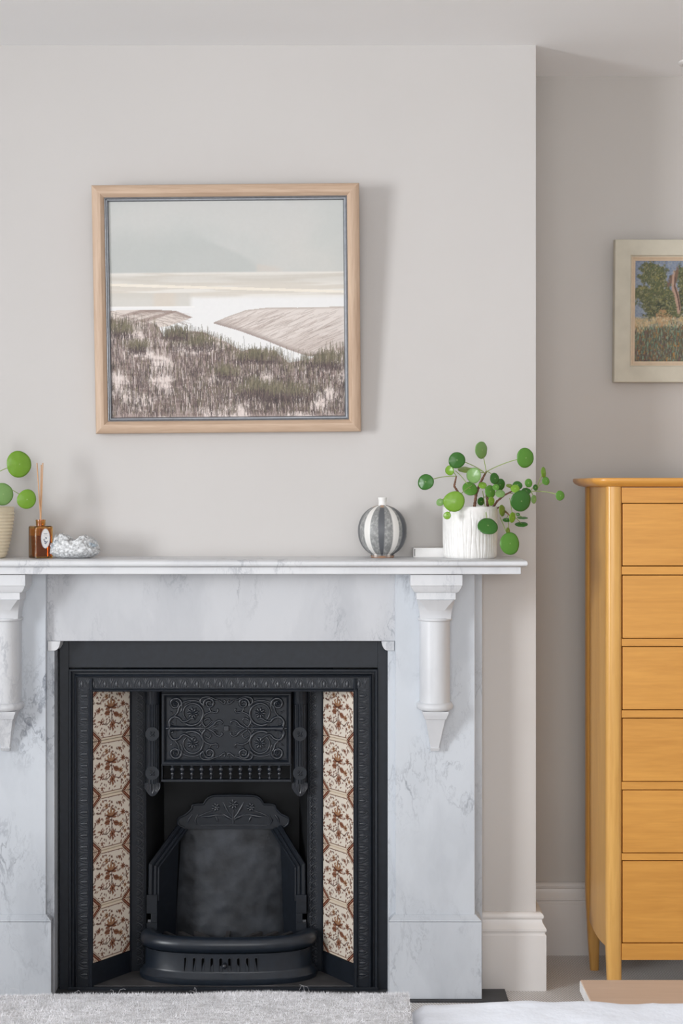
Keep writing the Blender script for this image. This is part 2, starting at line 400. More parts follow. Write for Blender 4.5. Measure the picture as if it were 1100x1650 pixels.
# frieze
MB().box(MX(.1475), .1475, jy, 0, ztop, zsl).build('frieze', M['marble_frieze'], su, bevel=.0015)
for sgn in (1, -1):
    fx = (lambda x: x) if sgn > 0 else MX
    def bx(a, c): return (a, c) if sgn > 0 else (MX(c), MX(a))
    a, c = bx(.126, .160); MB().box(a, c, jy, 0, HZ0, ztop).build('jamb', M['marble'], su, bevel=.0015)
    a, c = bx(.1455, X(765, py_)); MB().box(a, c, py_, 0, .211, zsl).build('pilaster', M['marble'], su, bevel=.002)
    a, c = bx(.30, X(777, oy)); MB().box(a, c, oy, 0, HZ0, zsl).build('back_slab', M['marble'], su, bevel=.002)
    # plinth with a chamfered top
    p0, p1 = X(626.5, ply), X(776, ply)
    a, c = bx(p0, p1); zt = Z(1486, ply); zt2 = Z(1473.5, py_)
    b = MB(); i0, i1 = bx(.1455-.002, X(765, py_)+.002)
    b.box(a, c, ply, 0, HZ0, zt)
    b.loft([[(a, ply, zt+.001), (c, ply, zt+.001), (c, 0, zt+.001), (a, 0, zt+.001)], [(a+.001, ply+.001, zt+.004), (c-.001, ply+.001, zt+.004), (c-.001, 0, zt+.004), (a+.001, 0, zt+.004)],
            [(i0, py_-.003, zt2), (i1, py_-.003, zt2), (i1, 0, zt2), (i0, 0, zt2)]])
    b.build('plinth', M['marble'], su, bevel=.0012)
    # little quarter-round block at the head of the jamb
    b = MB(); k = []
    zb0, zb1 = Z(1048, -.07), ztop
    for i in range(7):
        q = i/6*PI/2; k.append((.126-.019*(1-math.cos(q)) if False else .126-.017*math.sin(q), zb0+(zb1-zb0)*(1-math.cos(q))))
    k += [(.143, zb1), (.143, zb0)]
    b.loft([[(fx(x), -.082, z) for x, z in k], [(fx(x), -.02, z) for x, z in k]]); b.build('jamb_bracket', M['marble_plain'], su, bevel=.001)
    # corbel: a chain of shaped blocks down the pilaster
    cc = X(702, -.16)
    cx = fx(cc)
    cor = MB()
    def rect(hw, yf, z): return [(cx-hw, yf, z), (cx+hw, yf, z), (cx+hw, py_+.002, z), (cx-hw, py_+.002, z)]
    sca = sc_at(-.19)
    def zz(p, y=-.18): return Z(p, y)
    ab = MB(); ab.loft([rect(.069, -.192, zz(928)+.004), rect(.069, -.192, zz(943)), rect(.067, -.190, zz(944.5)), rect(.0665, -.189, zz(946)), rect(.060, -.184, zz(953)), rect(.056, -.180, zz(955))])
    corb = ab.build('corbel', M['marble_plain'], su, bevel=.0012)
    b = MB(); b.loft([rect(.052, -.178, zz(955)), rect(.052, -.178, zz(966)), rect(.050, -.176, zz(967))] ); b.build('corbel_fillet', M['marble_plain'], corb, bevel=.001)
    b = MB(); secs = []
    for i in range(13):
        q = i/12; e = 1-math.sin(q*PI/2)          # cavetto
        hwt = .041+.009*e; secs.append([(cx-hwt, py_+.002, zz(967)+(zz(999)-zz(967))*q), (cx-hwt, -.150-.012*e, zz(967)+(zz(999)-zz(967))*q),
            (cx-(.012+.034*(e**.8)), -.150-.026*e-.006, zz(967)+(zz(999)-zz(967))*q), (cx+(.012+.034*(e**.8)), -.150-.026*e-.006, zz(967)+(zz(999)-zz(967))*q), (cx+hwt, -.150-.012*e, zz(967)+(zz(999)-zz(967))*q), (cx+hwt, py_+.002, zz(967)+(zz(999)-zz(967))*q)])
    b.loft(secs); b.build('corbel_neck', M['marble_plain'], corb, smooth=20)
    def hround(hw, yf, z, n=14):
        out = [(cx-hw, py_+.002, z)]
        for i in range(n+1):
            q = PI*i/n; out.append((cx-hw*math.cos(q), -.118+(yf+.118)*math.sin(q), z))
        out.append((cx+hw, py_+.002, z)); return out
    def ring(hw, yf, za, zb, name):
        rr = (za-zb)/2; secs = []
        for i in range(9):
            q = -PI/2+PI*i/8; secs.append(hround(hw-rr+rr*math.cos(q), yf+rr-rr*math.cos(q), (za+zb)/2-rr*math.sin(-q)))
        MB().loft(secs).build(name, M['marble_plain'], corb, smooth=40)
    ring(.046, -.166, zz(997.5), zz(1003), 'corbel_ring')
    MB().loft([hround(.0405, -.160, zz(1002)), hround(.0405, -.160, zz(1137))]).build('corbel_shaft', M['marble_plain'], corb, smooth=40)
    ring(.049, -.168, zz(1135.5), zz(1149), 'corbel_collar')
    b = MB(); b.loft([rect(.035, -.156, zz(1149)), rect(.035, -.156, zz(1152)), rect(.031, -.152, zz(1157)), rect(.029, -.149, zz(1162))]); b.build('corbel_block', M['marble_plain'], corb, bevel=.001)
    b = MB(); b.loft([rect(.0265, -.145, zz(1161)), rect(.0115, -.114, zz(1210)), rect(.0115, -.114, zz(1211)), rect(.013, -.117, zz(1212)), rect(.011, -.113, zz(1217))]); b.build('corbel_pendant', M['marble_plain'], corb, bevel=.0008)

# ------------------------------------------------------------------ cast-iron insert
CI = -.3245
ins = thing('fireplace_insert', 'black cast-iron fireplace insert with floral tiled cheeks and scrollwork hood', 'fireplace', (CI, 0, .006))
def portal(cx, hw, zt, z0, prof):
    b = MB(); secs = []
    for o, y in prof:
        secs.append([(cx-hw-o, y, z0), (cx-hw-o, y, zt+o), (cx+hw+o, y, zt+o), (cx+hw+o, y, z0)])
    b.loft(secs, cap=False, closed=False); return b
# outer plate: narrow at the sides, deep at the head
ow, ot = .450, .975
b = MB()
b.box(CI-ow, CI-.424, -.030, -.005, .006, ot); b.box(CI+.424, CI+ow, -.030, -.005, .006, ot); b.box(CI-.424, CI+.424, -.030, -.005, Z(1076, -.03), ot)
b.build('face_plate', M['iron'], ins, bevel=.001)
z1 = Z(1087, -.03)
portal(CI, .408, z1, .006, [(.016, -.030), (.0155, -.036), (.012, -.038), (.0085, -.036), (.008, -.024), (.004, -.022), (.0, -.024), (-.001, -.034), (-.004, -.037), (-.007, -.034)]).build('bead_moulding', M['iron'], ins, smooth=60)
zin = Z(1112.5, -.03)
portal(CI, .365, zin, .006, [(.041, -.034), (.038, -.029), (.005, -.029), (.003, -.034), (0, -.036), (-.003, -.034), (-.004, .0)]).build('leaf_band', M['iron'], ins, smooth=30)
# leaf reliefs round the band
def flat(u, v, d): return (u, -d, v)
b = MB()
def arc(cx, cy, rx, ry, a0, a1, n=10): return [(cx+rx*math.cos(R(a0+(a1-a0)*i/n)), cy+ry*math.sin(R(a0+(a1-a0)*i/n))) for i in range(n+1)]
K = .001
lf = [(-9.5, -14), (-10, -8), (-8.5, -2), (-5, 5), (0, 11), (5, 5), (8.5, -2), (10, -8), (9.5, -14)]
b.ribbon([(x*K, y*K) for x, y in lf], [.0012]*9, flat, 1.0)
b.ribbon([(0, -.012), (0, -.004), (0, .002), (0, .007)], [.0035, .0048, .003, .0003], flat, .6)
b.ribbon([(-.0062, -.0125), (-.0068, -.007), (-.0045, -.001)], [.0014, .0012, .0003], flat, .8)
b.ribbon([(.0062, -.0125), (.0068, -.007), (.0045, -.001)], [.0014, .0012, .0003], flat, .8)
for d in (-1, 1):
    b.ribbon([(.0165, -.013), (.0165, -.004), (.0165+d*.003, .005), (.0165+d*.006, .012)], [.001, .0012, .0015, .0006], flat, .9)
b.ribbon([(.0165, -.004), (.0165, .004), (.0165, .013)], [.001, .0017, .0005], flat, .9)
leafm = b.build('leaf_relief', M['iron_relief'], None, local=True, smooth=60)
lmesh = leafm.data; bpy.data.objects.remove(leafm)
class _P: pass
def put(me, name, parent, loc, rot=(0,0,0), scale=(1,1,1)):
    o = bpy.data.objects.new(name, me); C.objects.link(o); o.parent = parent; ORG[o.name] = Vector(origin_of(parent))
    o.location = Vector(loc)-origin_of(parent); o.rotation_euler = rot; o.scale = scale; return o
zc = zin+.021
npt = 25; wtop = 2*.396
for i in range(npt):
    put(lmesh, 'leaf_relief', ins, (CI-wtop/2+wtop*(i+.5)/npt-.008, -.029, zc))
nps = 25
for i in range(nps):
    z = .03+(zin-.03)*(i+.5)/nps
    put(lmesh, 'leaf_relief', ins, (CI-.386, -.029, z), (0, -PI/2, 0))
    put(lmesh, 'leaf_relief', ins, (CI+.386, -.029, z), (0, PI/2, 0), (-1, 1, 1))

# splayed cheeks
YN, YF = -.030, .100
HN, HF = .361, .2728
plen = math.hypot(HN-HF, YF-YN)
TZ0, TZ1 = .076, .836
def cheek_pt(sgn, u, d, z):
    """u from the front edge (0) to the back edge (1), d off the surface towards the room"""
    x = HN+(HF-HN)*u; y = YN+(YF-YN)*u
    nx, ny = -(YF-YN)/plen, -(HN-HF)/plen
    return (CI+sgn*(x+nx*d), y+ny*d, z)
for sgn in (-1, 1):
    ck = MB()
    def slab(u0, u1, z0, z1_, d0, d1, bb=None):
        q = bb or MB()
        q.loft([[cheek_pt(sgn, u0, d0, z), cheek_pt(sgn, u1, d0, z), cheek_pt(sgn, u1, d1, z), cheek_pt(sgn, u0, d1, z)] for z in (z0, z1_)])
        return q
    slab(-.02, 1.0, .006, .86, -.012, -.004, ck)
    slab(.0, 1.0, .006, TZ0-.001, -.004, .003, ck)
    slab(-.03, .012, .006, .86, -.004, .004, ck); slab(.988, 1.02, .006, .86, -.004, .004, ck)
    ch = ck.build('tiled_cheek', M['iron'], ins, bevel=.0008)
    M.setdefault('cheeks', []).append((sgn, ch)) if False else None
    if sgn < 0: chL = ch
    else: chR = ch

# printed tiles: the pattern is painted on a fine grid
TW, TH = plen*.974, (TZ1-TZ0)/5
def value_noise(h, w_, fy, fx, rng):
    g = rng.random((int(fy)+3, int(fx)+3))
    yy = np.linspace(0, fy, h)[:, None]*np.ones((1, w_)); xx = np.linspace(0, fx, w_)[None, :]*np.ones((h, 1))
    y0 = yy.astype(int); x0 = xx.astype(int); a = yy-y0; c = xx-x0
    a = a*a*(3-2*a); c = c*c*(3-2*c)
    return (g[y0, x0]*(1-a)*(1-c)+g[y0+1, x0]*a*(1-c)+g[y0, x0+1]*(1-a)*c+g[y0+1, x0+1]*a*c)
def fbm(h, w_, fy, fx, rng, o=4):
    s_ = 0; amp = 1; tot = 0
    for k in range(o):
        s_ = s_+amp*value_noise(h, w_, fy*2**k, fx*2**k, rng); tot += amp; amp *= .55
    return s_/tot
def col(c): return np.array(s2l(c))
def mixc(img, mask, c):
    c = np.asarray(c); img[:] = img*(1-mask[..., None])+c*mask[..., None]
def sstep(a, b_, x): t_ = np.clip((x-a)/(b_-a), 0, 1); return t_*t_*(3-2*t_)

def tile_paint(h, w_, top=False):
    rng = np.random.default_rng(7)
    v, u = np.mgrid[0:1:h*1j, 0:1:w_*1j]; asp = TH/TW
    img = np.ones((h, w_, 3))*col((230, 220, 206))
    Y = v*asp
    def petal(cx, cy, ang, L, W_, c, a=1.0):
        dx = u-cx; dy = Y-cy*asp; ca, sa = math.cos(ang), math.sin(ang)
        p = (dx*ca+dy*sa)/L; q = (-dx*sa+dy*ca)/W_
        inside = (p > 0) & (p < 1)
        prof = np.sin(np.clip(p, 0, 1)*PI)**.8
        m_ = np.where(inside, sstep(1.25, .75, np.abs(q)/np.maximum(prof, 1e-3)), 0)*a
        mixc(img, m_, col(c))
    def line(pts, wd, c):
        for (x0, y0), (x1, y1) in zip(pts[:-1], pts[1:]):
            y0 *= asp; y1 *= asp; L = math.hypot(x1-x0, y1-y0)+1e-9
            tt = np.clip(((u-x0)*(x1-x0)+(Y-y0)*(y1-y0))/L**2, 0, 1)
            d = np.hypot(u-x0-tt*(x1-x0), Y-y0-tt*(y1-y0)); mixc(img, sstep(wd*1.3, wd*.6, d), col(c))
    BR, RO, TA = (86, 56, 44), (138, 92, 70), (158, 116, 84)
    # scattered leaves
    for k in range(190):
        cx, cy = rng.random(), rng.random()*.86+.07
        petal(cx, cy, rng.random()*2*PI, .045+.035*rng.random(), .011+.007*rng.random(), (96+int(rng.random()*26), 70, 56) if rng.random() < .7 else RO, .9)
    line([(.5, .42), (.48, .34), (.36, .27), (.24, .3)], .008, BR); line([(.5, .42), (.56, .3), (.7, .26), (.8, .34)], .008, BR)
    line([(.5, .42), (.5, .58)], .009, BR)
    def flower(cx, cy, r, c, n=7):
        for k in range(n): petal(cx, cy, k*2*PI/n+.3, r, r*.22, c)
        d = np.hypot(u-cx, Y-cy*asp); mixc(img, sstep(r*.3, r*.2, d), col(BR))
    # main lotus flower
    for a_, L in ((-.15, .16), (.35, .17), (.85, .17), (PI/2, .18), (PI-.85, .17), (PI-.35, .17), (PI+.15, .16)):
        petal(.48, .58, a_, L, .022, RO if a_ % .7 > .3 else TA)
    line(arc(.48, .63, .11, .05, 200, 340), .014, BR)
    petal(.46, .5, PI+.1, .16, .05, RO); petal(.54, .47, -.35, .17, .05, RO); line([(.44, .5), (.33, .49)], .006, BR); line([(.56, .46), (.68, .43)], .006, BR)
    flower(.52, .26, .085, RO, 7); flower(.22, .33, .065, (130, 84, 64), 5); flower(.80, .62, .07, RO, 7); flower(.74, .40, .07, TA, 6)
    flower(.36, .80, .06, TA, 6); flower(.72, .80, .05, RO, 6); flower(.14, .55, .06, RO, 6); flower(.86, .26, .05, TA, 6); flower(.24, .12, .05, RO, 5)
    # corner triangles and short joints
    cream = col((226, 212, 192))
    for sx in (0, 1):
        for sy in (0, 1):
            U = u if sx == 0 else 1-u; V = v if sy == 0 else 1-v
            d = U/.245+V/.205                       # <1 inside the triangle
            mixc(img, sstep(1.17, 1.13, d), cream)
            mixc(img, sstep(1.17, 1.14, d)*sstep(1.08, 1.11, d), col((120, 78, 60)))
            mixc(img, sstep(1.02, .99, d)*sstep(.84, .87, d), col((84, 40, 30)))
            mixc(img, sstep(.87, .84, d), col((176, 122, 96)))
            mixc(img, sstep(.80, .77, d)*sstep(.62, .65, d), col((98, 52, 40)))
            mixc(img, sstep(.62, .58, d), col((222, 205, 184)))
            lat = (np.sin(U*150+V*80) > .1)*sstep(.56, .5, d)*.9; mixc(img, lat, col((110, 66, 52)))
    for sy in (0, 1):
        V = v if sy == 0 else 1-v
        inb = sstep(.2, .24, u)*sstep(.8, .76, u)
        mixc(img, inb*sstep(.05, .042, V), cream)
        mixc(img, inb*sstep(.058, .053, V)*sstep(.040, .045, V), col((120, 86, 70)))
    return img
def paint_mesh(name, img, fn, mat):
    """grid mesh with one colour per vertex; fn(u,v) arrays -> x,y,z arrays; v=0 at the bottom"""
    h, w_, _ = img.shape
    v, u = np.mgrid[0:1:h*1j, 0:1:w_*1j]
    x, y, z = fn(u, v)
    co = np.stack([x, y, z], -1).reshape(-1, 3).astype(np.float32)
    idx = np.arange(h*w_).reshape(h, w_)
    q = np.stack([idx[:-1, :-1], idx[:-1, 1:], idx[1:, 1:], idx[1:, :-1]], -1).reshape(-1, 4)
    me = bpy.data.meshes.new(name)
    me.vertices.add(len(co)); me.vertices.foreach_set('co', co.ravel())
    me.loops.add(q.size); me.loops.foreach_set('vertex_index', q.ravel().astype(np.int32))
    me.polygons.add(len(q)); me.polygons.foreach_set('loop_start', (np.arange(len(q))*4).astype(np.int32))
    me.polygons.foreach_set('loop_total', np.full(len(q), 4, np.int32))
    me.update(calc_edges=True)
    a = me.color_attributes.new('paint', 'FLOAT_COLOR', 'POINT')
    a.data.foreach_set('color', np.concatenate([img.reshape(-1, 3), np.ones((h*w_, 1))], 1).astype(np.float32).ravel())
    me.materials.append(mat); me.shade_smooth(); return me
timg = tile_paint(132, 100)
def tile_fn(u, v):
    # pillowed edge so that each tile reads as its own piece
    e = np.minimum(np.minimum(u, 1-u)*TW, np.minimum(v, 1-v)*TH)
    d = .0055-.0016*(1-np.clip(e/.0012, 0, 1))**2
    edge = (e < 1e-6); d = np.where(edge, 0, d)
    return (u-.5)*(TW-.0006), -d, (v-.5)*(TH-.0008)
tme = paint_mesh('tile', timg, tile_fn, M['tile'])
for sgn, ch in ((-1, chL), (1, chR)):
    ang = math.atan2(YF-YN, HN-HF)
    for k in range(5):
        x, y, z = cheek_pt(sgn, .5, -.003, TZ0+TH*(k+.5))
        put(tme, 'tile', ch, (x, y, z), (0, 0, ang if sgn < 0 else -ang))

# carved bands either side of the fire opening
def band_pt(sgn, x, d, z):      # x = half distance from the centre line
    t_ = (x-.228)/(HF-.228); return (CI+sgn*x, YF+.012-.012*t_-d, z)
b = MB()
for s_ in (-1, 1):
    b.ribbon([(0, -.0118), (s_*.0085, -.0075), (s_*.0145, 0), (s_*.0085, .0075), (0, .0118)], [.0009, .0015, .0017, .0015, .0009], flat, 1.2)
    b.ribbon([(s_*.001, -.005), (s_*.0065, 0), (s_*.001, .005)], [.0008, .0017, .0008], flat, 1.1)
    b.ribbon([(s_*.0165, -.0118), (s_*.0125, -.0070), (s_*.0165, -.004)], [.001, .0016, .001], flat, 1.2)
    b.ribbon([(s_*.0165, .0118), (s_*.0125, .0070), (s_*.0165, .004)], [.001, .0016, .001], flat, 1.2)
b.ribbon([(0, -.0065), (0, 0), (0, .0065)], [.0006, .0026, .0006], flat, 1.0)
loz = b.build('lozenge_relief', M['iron_relief'], None, local=True, smooth=60); lzm = loz.data; bpy.data.objects.remove(loz)
for sgn in (-1, 1):
    b = MB()
    b.loft([[band_pt(sgn, .228, 0, z), band_pt(sgn, HF+.003, 0, z), band_pt(sgn, HF+.003, -.012, z), band_pt(sgn, .228, -.03, z)] for z in (.006, .84)])
    b.tube([band_pt(sgn, .2305, 0, .02), band_pt(sgn, .2305, 0, .82)], .0022, 8); b.tube([band_pt(sgn, HF-.0015, 0, .02), band_pt(sgn, HF-.0015, 0, .82)], .0022, 8)
    bd = b.build('carved_band', M['iron'], ins, smooth=40)
    for k in range(33):
        x, y, z = band_pt(sgn, .2510, 0, .045+k*.0240)
        put(lzm, 'lozenge_relief', bd, (x, y, z))

# fluted half columns with rosettes and a scrolled foot
for sgn in (-1, 1):
    cx = CI+sgn*.2075
    b = MB()
    zt, zb = .83, Z(1262, .09)
    ycol = .098
    def csec(z, r, fl=0.0, n=40):
        return [(cx-(r-(fl*.0016 if (i*6//n) % 1 == 0 and abs(math.sin(i/n*PI*7)) < .35 else 0))*math.cos(PI*i/n)*1.0, ycol-(r-(fl*.0016 if abs(math.sin(i/n*PI*7)) < .35 else 0))*math.sin(PI*i/n), z) for i in range(n+1)]
    b.loft([csec(zt, .021), csec(Z(1134, .08), .021), csec(Z(1136, .08), .019, 1), csec(zb, .019, 1)])
    co = b.build('column', M['iron'], ins, smooth=30)
    # scrolled foot: rounded fluted end
    b = MB(); z0 = zb
    for k, (ro, dx) in enumerate(((.0205, 0), (.0165, 0), (.0125, 0), (.0085, 0), (.0045, 0))):
        pts = [(cx-ro, z0), (cx-ro, z0-.012)]+[(cx-ro+2*ro*i/8, z0-.012-(.012+ro*.5)*math.sin(PI*i/8)) for i in range(1, 8)]+[(cx+ro, z0-.012), (cx+ro, z0)]
        b.ribbon(pts, .0022, lambda u, v, d, q=k: (u, ycol-.014-.0016*q-d, v), 1.0)
    out = [(cx-.021, z0+.002), (cx-.021, z0-.012)]+[(cx-.021+.042*i/12, z0-.012-.022*math.sin(PI*i/12)) for i in range(1, 12)]+[(cx+.021, z0-.012), (cx+.021, z0+.002)]
    b.loft([[(x, ycol+.004, z) for x, z in out], [(x, ycol-.014, z) for x, z in out]])
    b.build('column_foot', M['iron_relief'], co, smooth=40)
    for zr in (Z(1183, .075), Z(1246, .075)):
        b = MB()
        mp = lambda u, v, d: (cx+u, ycol-.019-d, zr+v)
        b.lathe([(.0195, 0), (.0195, .002)], n=28); b.v = [mp(x, y, z) for x, y, z in b.v]
        b.ribbon(arc(0, 0, .0175, .0175, 0, 360, 28), .0014, mp, 1.0); b.ribbon(arc(0, 0, .0125, .0125, 0, 360, 24), .0010, mp, 1.2)
        for k in range(4):
            a = k*PI/2+PI/4; b.ribbon([(0, 0), (.005*math.cos(a), .005*math.sin(a)), (.010*math.cos(a), .010*math.sin(a))], [.001, .0034, .0005], lambda u, v, d: mp(u, v, d+.002), .8)
        b.build('rosette', M['iron'], co, smooth=50)

# hood plate with scrollwork and a gallery of little balusters
YH = .080
kx = 1/3.793/sc_at(YH)
HCX, HCZ = CI+.001, Z(1173.8, YH)
hx0, hx1 = HCX-104.3/sc_at(YH), HCX+104.3/sc_at(YH)
hz0, hz1 = Z(1231.5, YH), .836
px_ = 97/sc_at(YH); pz_ = 49.5/sc_at(YH)
b = MB()
b.box(hx0, hx1, YH+.004, YH+.022, hz0, hz1)
fr = [(0, YH+.004), (0, YH-.004), (-.002, YH-.006), (-.006, YH-.006), (-.009, YH-.003), (-.012, YH+.004)]
hw_ = (hx1-hx0)/2; 
zt_h = HCZ+pz_+.012
secs = []
for o, y in fr:
    secs.append([(HCX-hw_-o, y, hz0-o), (HCX+hw_+o, y, hz0-o), (HCX+hw_+o, y, zt_h+o+.002), (HCX-hw_-o, y, zt_h+o+.002)])
b.loft(secs, cap=False)
# inner bead
b.ribbon([(HCX-px_, HCZ-pz_), (HCX+px_, HCZ-pz_), (HCX+px_, HCZ+pz_), (HCX-px_, HCZ+pz_), (HCX-px_, HCZ-pz_)], .0012, lambda u, v, d: (u, YH+.004-d, v), 1.0)
hood = b.build('hood', M['iron'], ins, smooth=30)
def hm(u, v, d): return (HCX+u*kx, YH+.004-d*1.5, HCZ+v*kx)
def spiral(cx, cy, r0, r1, a0, turns, n=26):
    return [(cx+(r0+(r1-r0)*i/n)*math.cos(a0+turns*2*PI*i/n), cy+(r0+(r1-r0)*i/n)*math.sin(a0+turns*2*PI*i/n)) for i in range(n+1)]
def cr(pts, n=6):              # Catmull-Rom through 2-D points
    P = [pts[0]]+list(pts)+[pts[-1]]; out = []
    for i in range(1, len(P)-2):
        for k in range(n):
            t_ = k/n; out.append(tuple(.5*((2*P[i][j])+(-P[i-1][j]+P[i+1][j])*t_+(2*P[i-1][j]-5*P[i][j]+4*P[i+1][j]-P[i+2][j])*t_*t_+(-P[i-1][j]+3*P[i][j]-3*P[i+1][j]+P[i+2][j])*t_**3) for j in range(2)))
    out.append(tuple(pts[-1])); return out
def taper(n, w0, w1, end=.2): return [(w0+(w1-w0)*i/(n-1))*(1 if i < n-2 else .6 if i < n-1 else end) for i in range(n)]
HK = kx
def strand(bb, pts, w0, w1, fx=1, fy=1, h_=.9, lift=0):
    P = [(fx*x, fy*y) for x, y in pts]
    bb.ribbon(P, taper(len(P), w0*1.3, w1*1.3), lambda u, v, d: hm(u, v, d*HK+lift), h_)
for fx in (-1, 1):
    for fy in (-1, 1):
        b = MB(); strand(b, spiral(312, 150, 40, 6, R(200), -1.75), 8, 5, fx, fy); strand(b, cr([(272, 136), (270, 118), (282, 100), (262, 150), (266, 168)]), 4, 2, fx, fy)
        strand(b, spiral(312, 150, 11, 2, 0, 1, 10), 7, 6, fx, fy, 1.3); b.build('corner_scroll', M['iron_relief'], hood, smooth=60)
        b = MB(); strand(b, spiral(105, 152, 36, 8, R(-20), 1.6), 8, 5, fx, fy); strand(b, cr([(140, 140), (160, 160), (150, 186), (110, 192), (70, 178), (45, 172)]), 8, 4, fx, fy)
        strand(b, cr([(45, 172), (30, 160), (14, 150), (8, 165), (20, 178)]), 6, 4, fx, fy); b.build('volute_scroll', M['iron_relief'], hood, smooth=60)
        # big looping vine with a flower inside
        b = MB(); strand(b, spiral(210, 92, 76, 50, R(-60), -1.0, 34), 8, 5, fx, fy)
        strand(b, cr([(345, 5), (350, 40), (325, 70), (290, 62), (268, 40), (240, 45), (215, 60), (190, 52)]), 9, 5, fx, fy)
        strand(b, cr([(335, 60), (300, 95), (285, 135), (250, 165), (190, 170), (150, 150)]), 6, 5, fx, fy)
        strand(b, cr([(130, 8), (150, 40), (135, 80), (95, 100), (62, 95), (52, 112), (62, 122)]), 7, 4, fx, fy)
        strand(b, cr([(135, 50), (112, 62), (98, 50), (104, 36)]), 6, 3, fx, fy); strand(b, cr([(150, 30), (165, 12), (150, 5)]), 5, 3, fx, fy)
        strand(b, cr([(95, 100), (104, 122), (90, 132)]), 6, 2, fx, fy)
        for q in ((340, 100), (318, 78), (335, 28)):
            strand(b, [(q[0]-8, q[1]-4), (q[0], q[1]), (q[0]+12, q[1]+8)], 5, 8, fx, fy)
        b.build('vine_scroll', M['iron_relief'], hood, smooth=60)
        b = MB()
        for k in range(9):
            a = k*2*PI/9; ca, sa = math.cos(a), math.sin(a)
            P = [(205+10*ca, 92+10*sa), (205+24*ca, 92+24*sa), (205+38*ca, 92+38*sa)]
            b.ribbon([(fx*x, fy*y) for x, y in P], [5, 9, 3], lambda u, v, d: hm(u, v, d*HK), .9)
        b.ribbon([(fx*x, fy*y) for x, y in arc(205, 92, 7, 7, 0, 360, 12)], 6, lambda u, v, d: hm(u, v, d*HK+.001), 1.0)
        b.build('flower_relief', M['iron_relief'], hood, smooth=60)
    b = MB()
    strand(b, [(345, 0), (325, 0), (300, 0), (210, 0), (130, 0), (30, 0)], 16, 4, fx, 1)
    for u_, r_ in ((330, 22), (300, 17), (285, 13), (128, 14), (262, 18)):
        strand(b, [(u_, -r_), (u_, 0), (u_, r_)], 5, 5, fx, 1, 1.4)
    for fy in (-1, 1):
        strand(b, cr([(110, 3), (80, 22), (62, 42), (40, 48), (25, 35), (34, 24)]), 7, 4, fx, fy); strand(b, cr([(92, 6), (66, 14), (50, 26)]), 6, 2, fx, fy)
        strand(b, cr([(128, 8), (100, 32), (84, 50)]), 5, 2, fx, fy)
    strand(b, [(370, 0), (362, 0), (350, 0), (338, 0)], 6, 14, fx, 1, .8)
    b.build('spindle_relief', M['iron_relief'], hood, smooth=60)
b = MB(); s_ = 17
b.loft([[hm(-s_, -s_, 0), hm(s_, -s_, 0), hm(s_, s_, 0), hm(-s_, s_, 0)], [hm(-s_+3, -s_+3, .005), hm(s_-3, -s_+3, .005), hm(s_-3, s_-3, .005), hm(-s_+3, s_-3, .005)]])
b.build('centre_boss', M['iron_relief'], hood, bevel=.0005)
b = MB(); rr = []
for cxx, cyy, a0 in ((250, 130, 0), (-250, 130, 90), (-250, -130, 180), (250, -130, 270)): rr += arc(cxx, cyy, 60, 38, a0, a0+90, 6)
rr.append(rr[0]); b.ribbon(rr, 3.5, lambda u, v, d: hm(u, v, d*HK), .9); b.build('strap_relief', M['iron_relief'], hood, smooth=60)
# balusters
rz0, rz1 = Z(1259.5, YH), Z(1255.5, YH)
b = MB(); b.box(hx0-.001, hx1+.001, YH-.006, YH+.012, rz0, rz1); b.box(hx0, hx0+.003, YH-.004, YH+.01, rz1, hz0); b.box(hx1-.003, hx1, YH-.004, YH+.01, rz1, hz0)
b.box(hx0-.001, hx1+.001, YH-.006, YH+.012, hz0-.003, hz0+.001)
b.build('gallery_rail', M['iron'], hood, bevel=.0012)
bh = hz0-rz1
prof = [(.0028, 0), (.0042, .04), (.0042, .09), (.0022, .14), (.0024, .2), (.0050, .3), (.0056, .38), (.0040, .45), (.0030, .48), (.0058, .56), (.0074, .66), (.0064, .75), (.0030, .84), (.0045, .9), (.0045, .96), (.003, 1)]
bb = MB().lathe([(r_, z_*bh) for r_, z_ in prof], n=14).build('baluster', M['iron_relief'], None, local=True, smooth=50); bme = bb.data; bpy.data.objects.remove(bb)
for k in range(12): put(bme, 'baluster', hood, (X(277.5+15.65*k, YH), YH+.003, rz1-.0005))

# fire chamber
b = MB()
for sgn in (-1, 1):
    b.loft([[(CI+sgn*.228, .112, z), (CI+sgn*.20, .31, z), (CI+sgn*.24, .33, z), (CI+sgn*.26, .115, z)] for z in (.006, .86)])
b.box(CI-.24, CI+.24, .318, .33, .006, .86); b.box(CI-.30, CI+.30, -.0, .33, .838, .86); b.box(CI-.22, CI+.22, .11, .32, .006, .06)
b.build('fire_chamber', M['iron_matt'], ins, smooth=0)
# crest plate above the fireback
YC = .215
sx6 = 3.235
def c6(x, y, yy=YC): return (X(200+x/sx6, yy), Z(1260+y/sx6, yy))
out6 = [(312, 246), (290, 236), (275, 222), (275, 200), (284, 188), (305, 178), (322, 168), (340, 150), (350, 136), (352, 120), (372, 115), (412, 113), (420, 98), (432, 82), (448, 72), (468, 67), (570, 65), (672, 67), (694, 72), (710, 83), (722, 98), (730, 113), (770, 115), (788, 120), (792, 136), (802, 150), (820, 168), (840, 178), (856, 186), (862, 200), (858, 222), (846, 234), (822, 246)]
cpts = [c6(*p) for p in out6]
b = MB(); b.loft([[(x, YC, z) for x, z in cpts], [(x, YC+.015, z) for x, z in cpts]])
inner = [(x, y) for x, y in out6]
b.ribbon([c6(570+(x-570)*.985, 150+(y-150)*.94) for x, y in out6], .0034, lambda u, v, d: (u, YC-d, v), 1.1)
crest = b.build('crest_plate', M['iron'], ins, smooth=30)
def cm6(u, v, d): x, z = c6(u, v); return (x, YC-d*.00055, z)
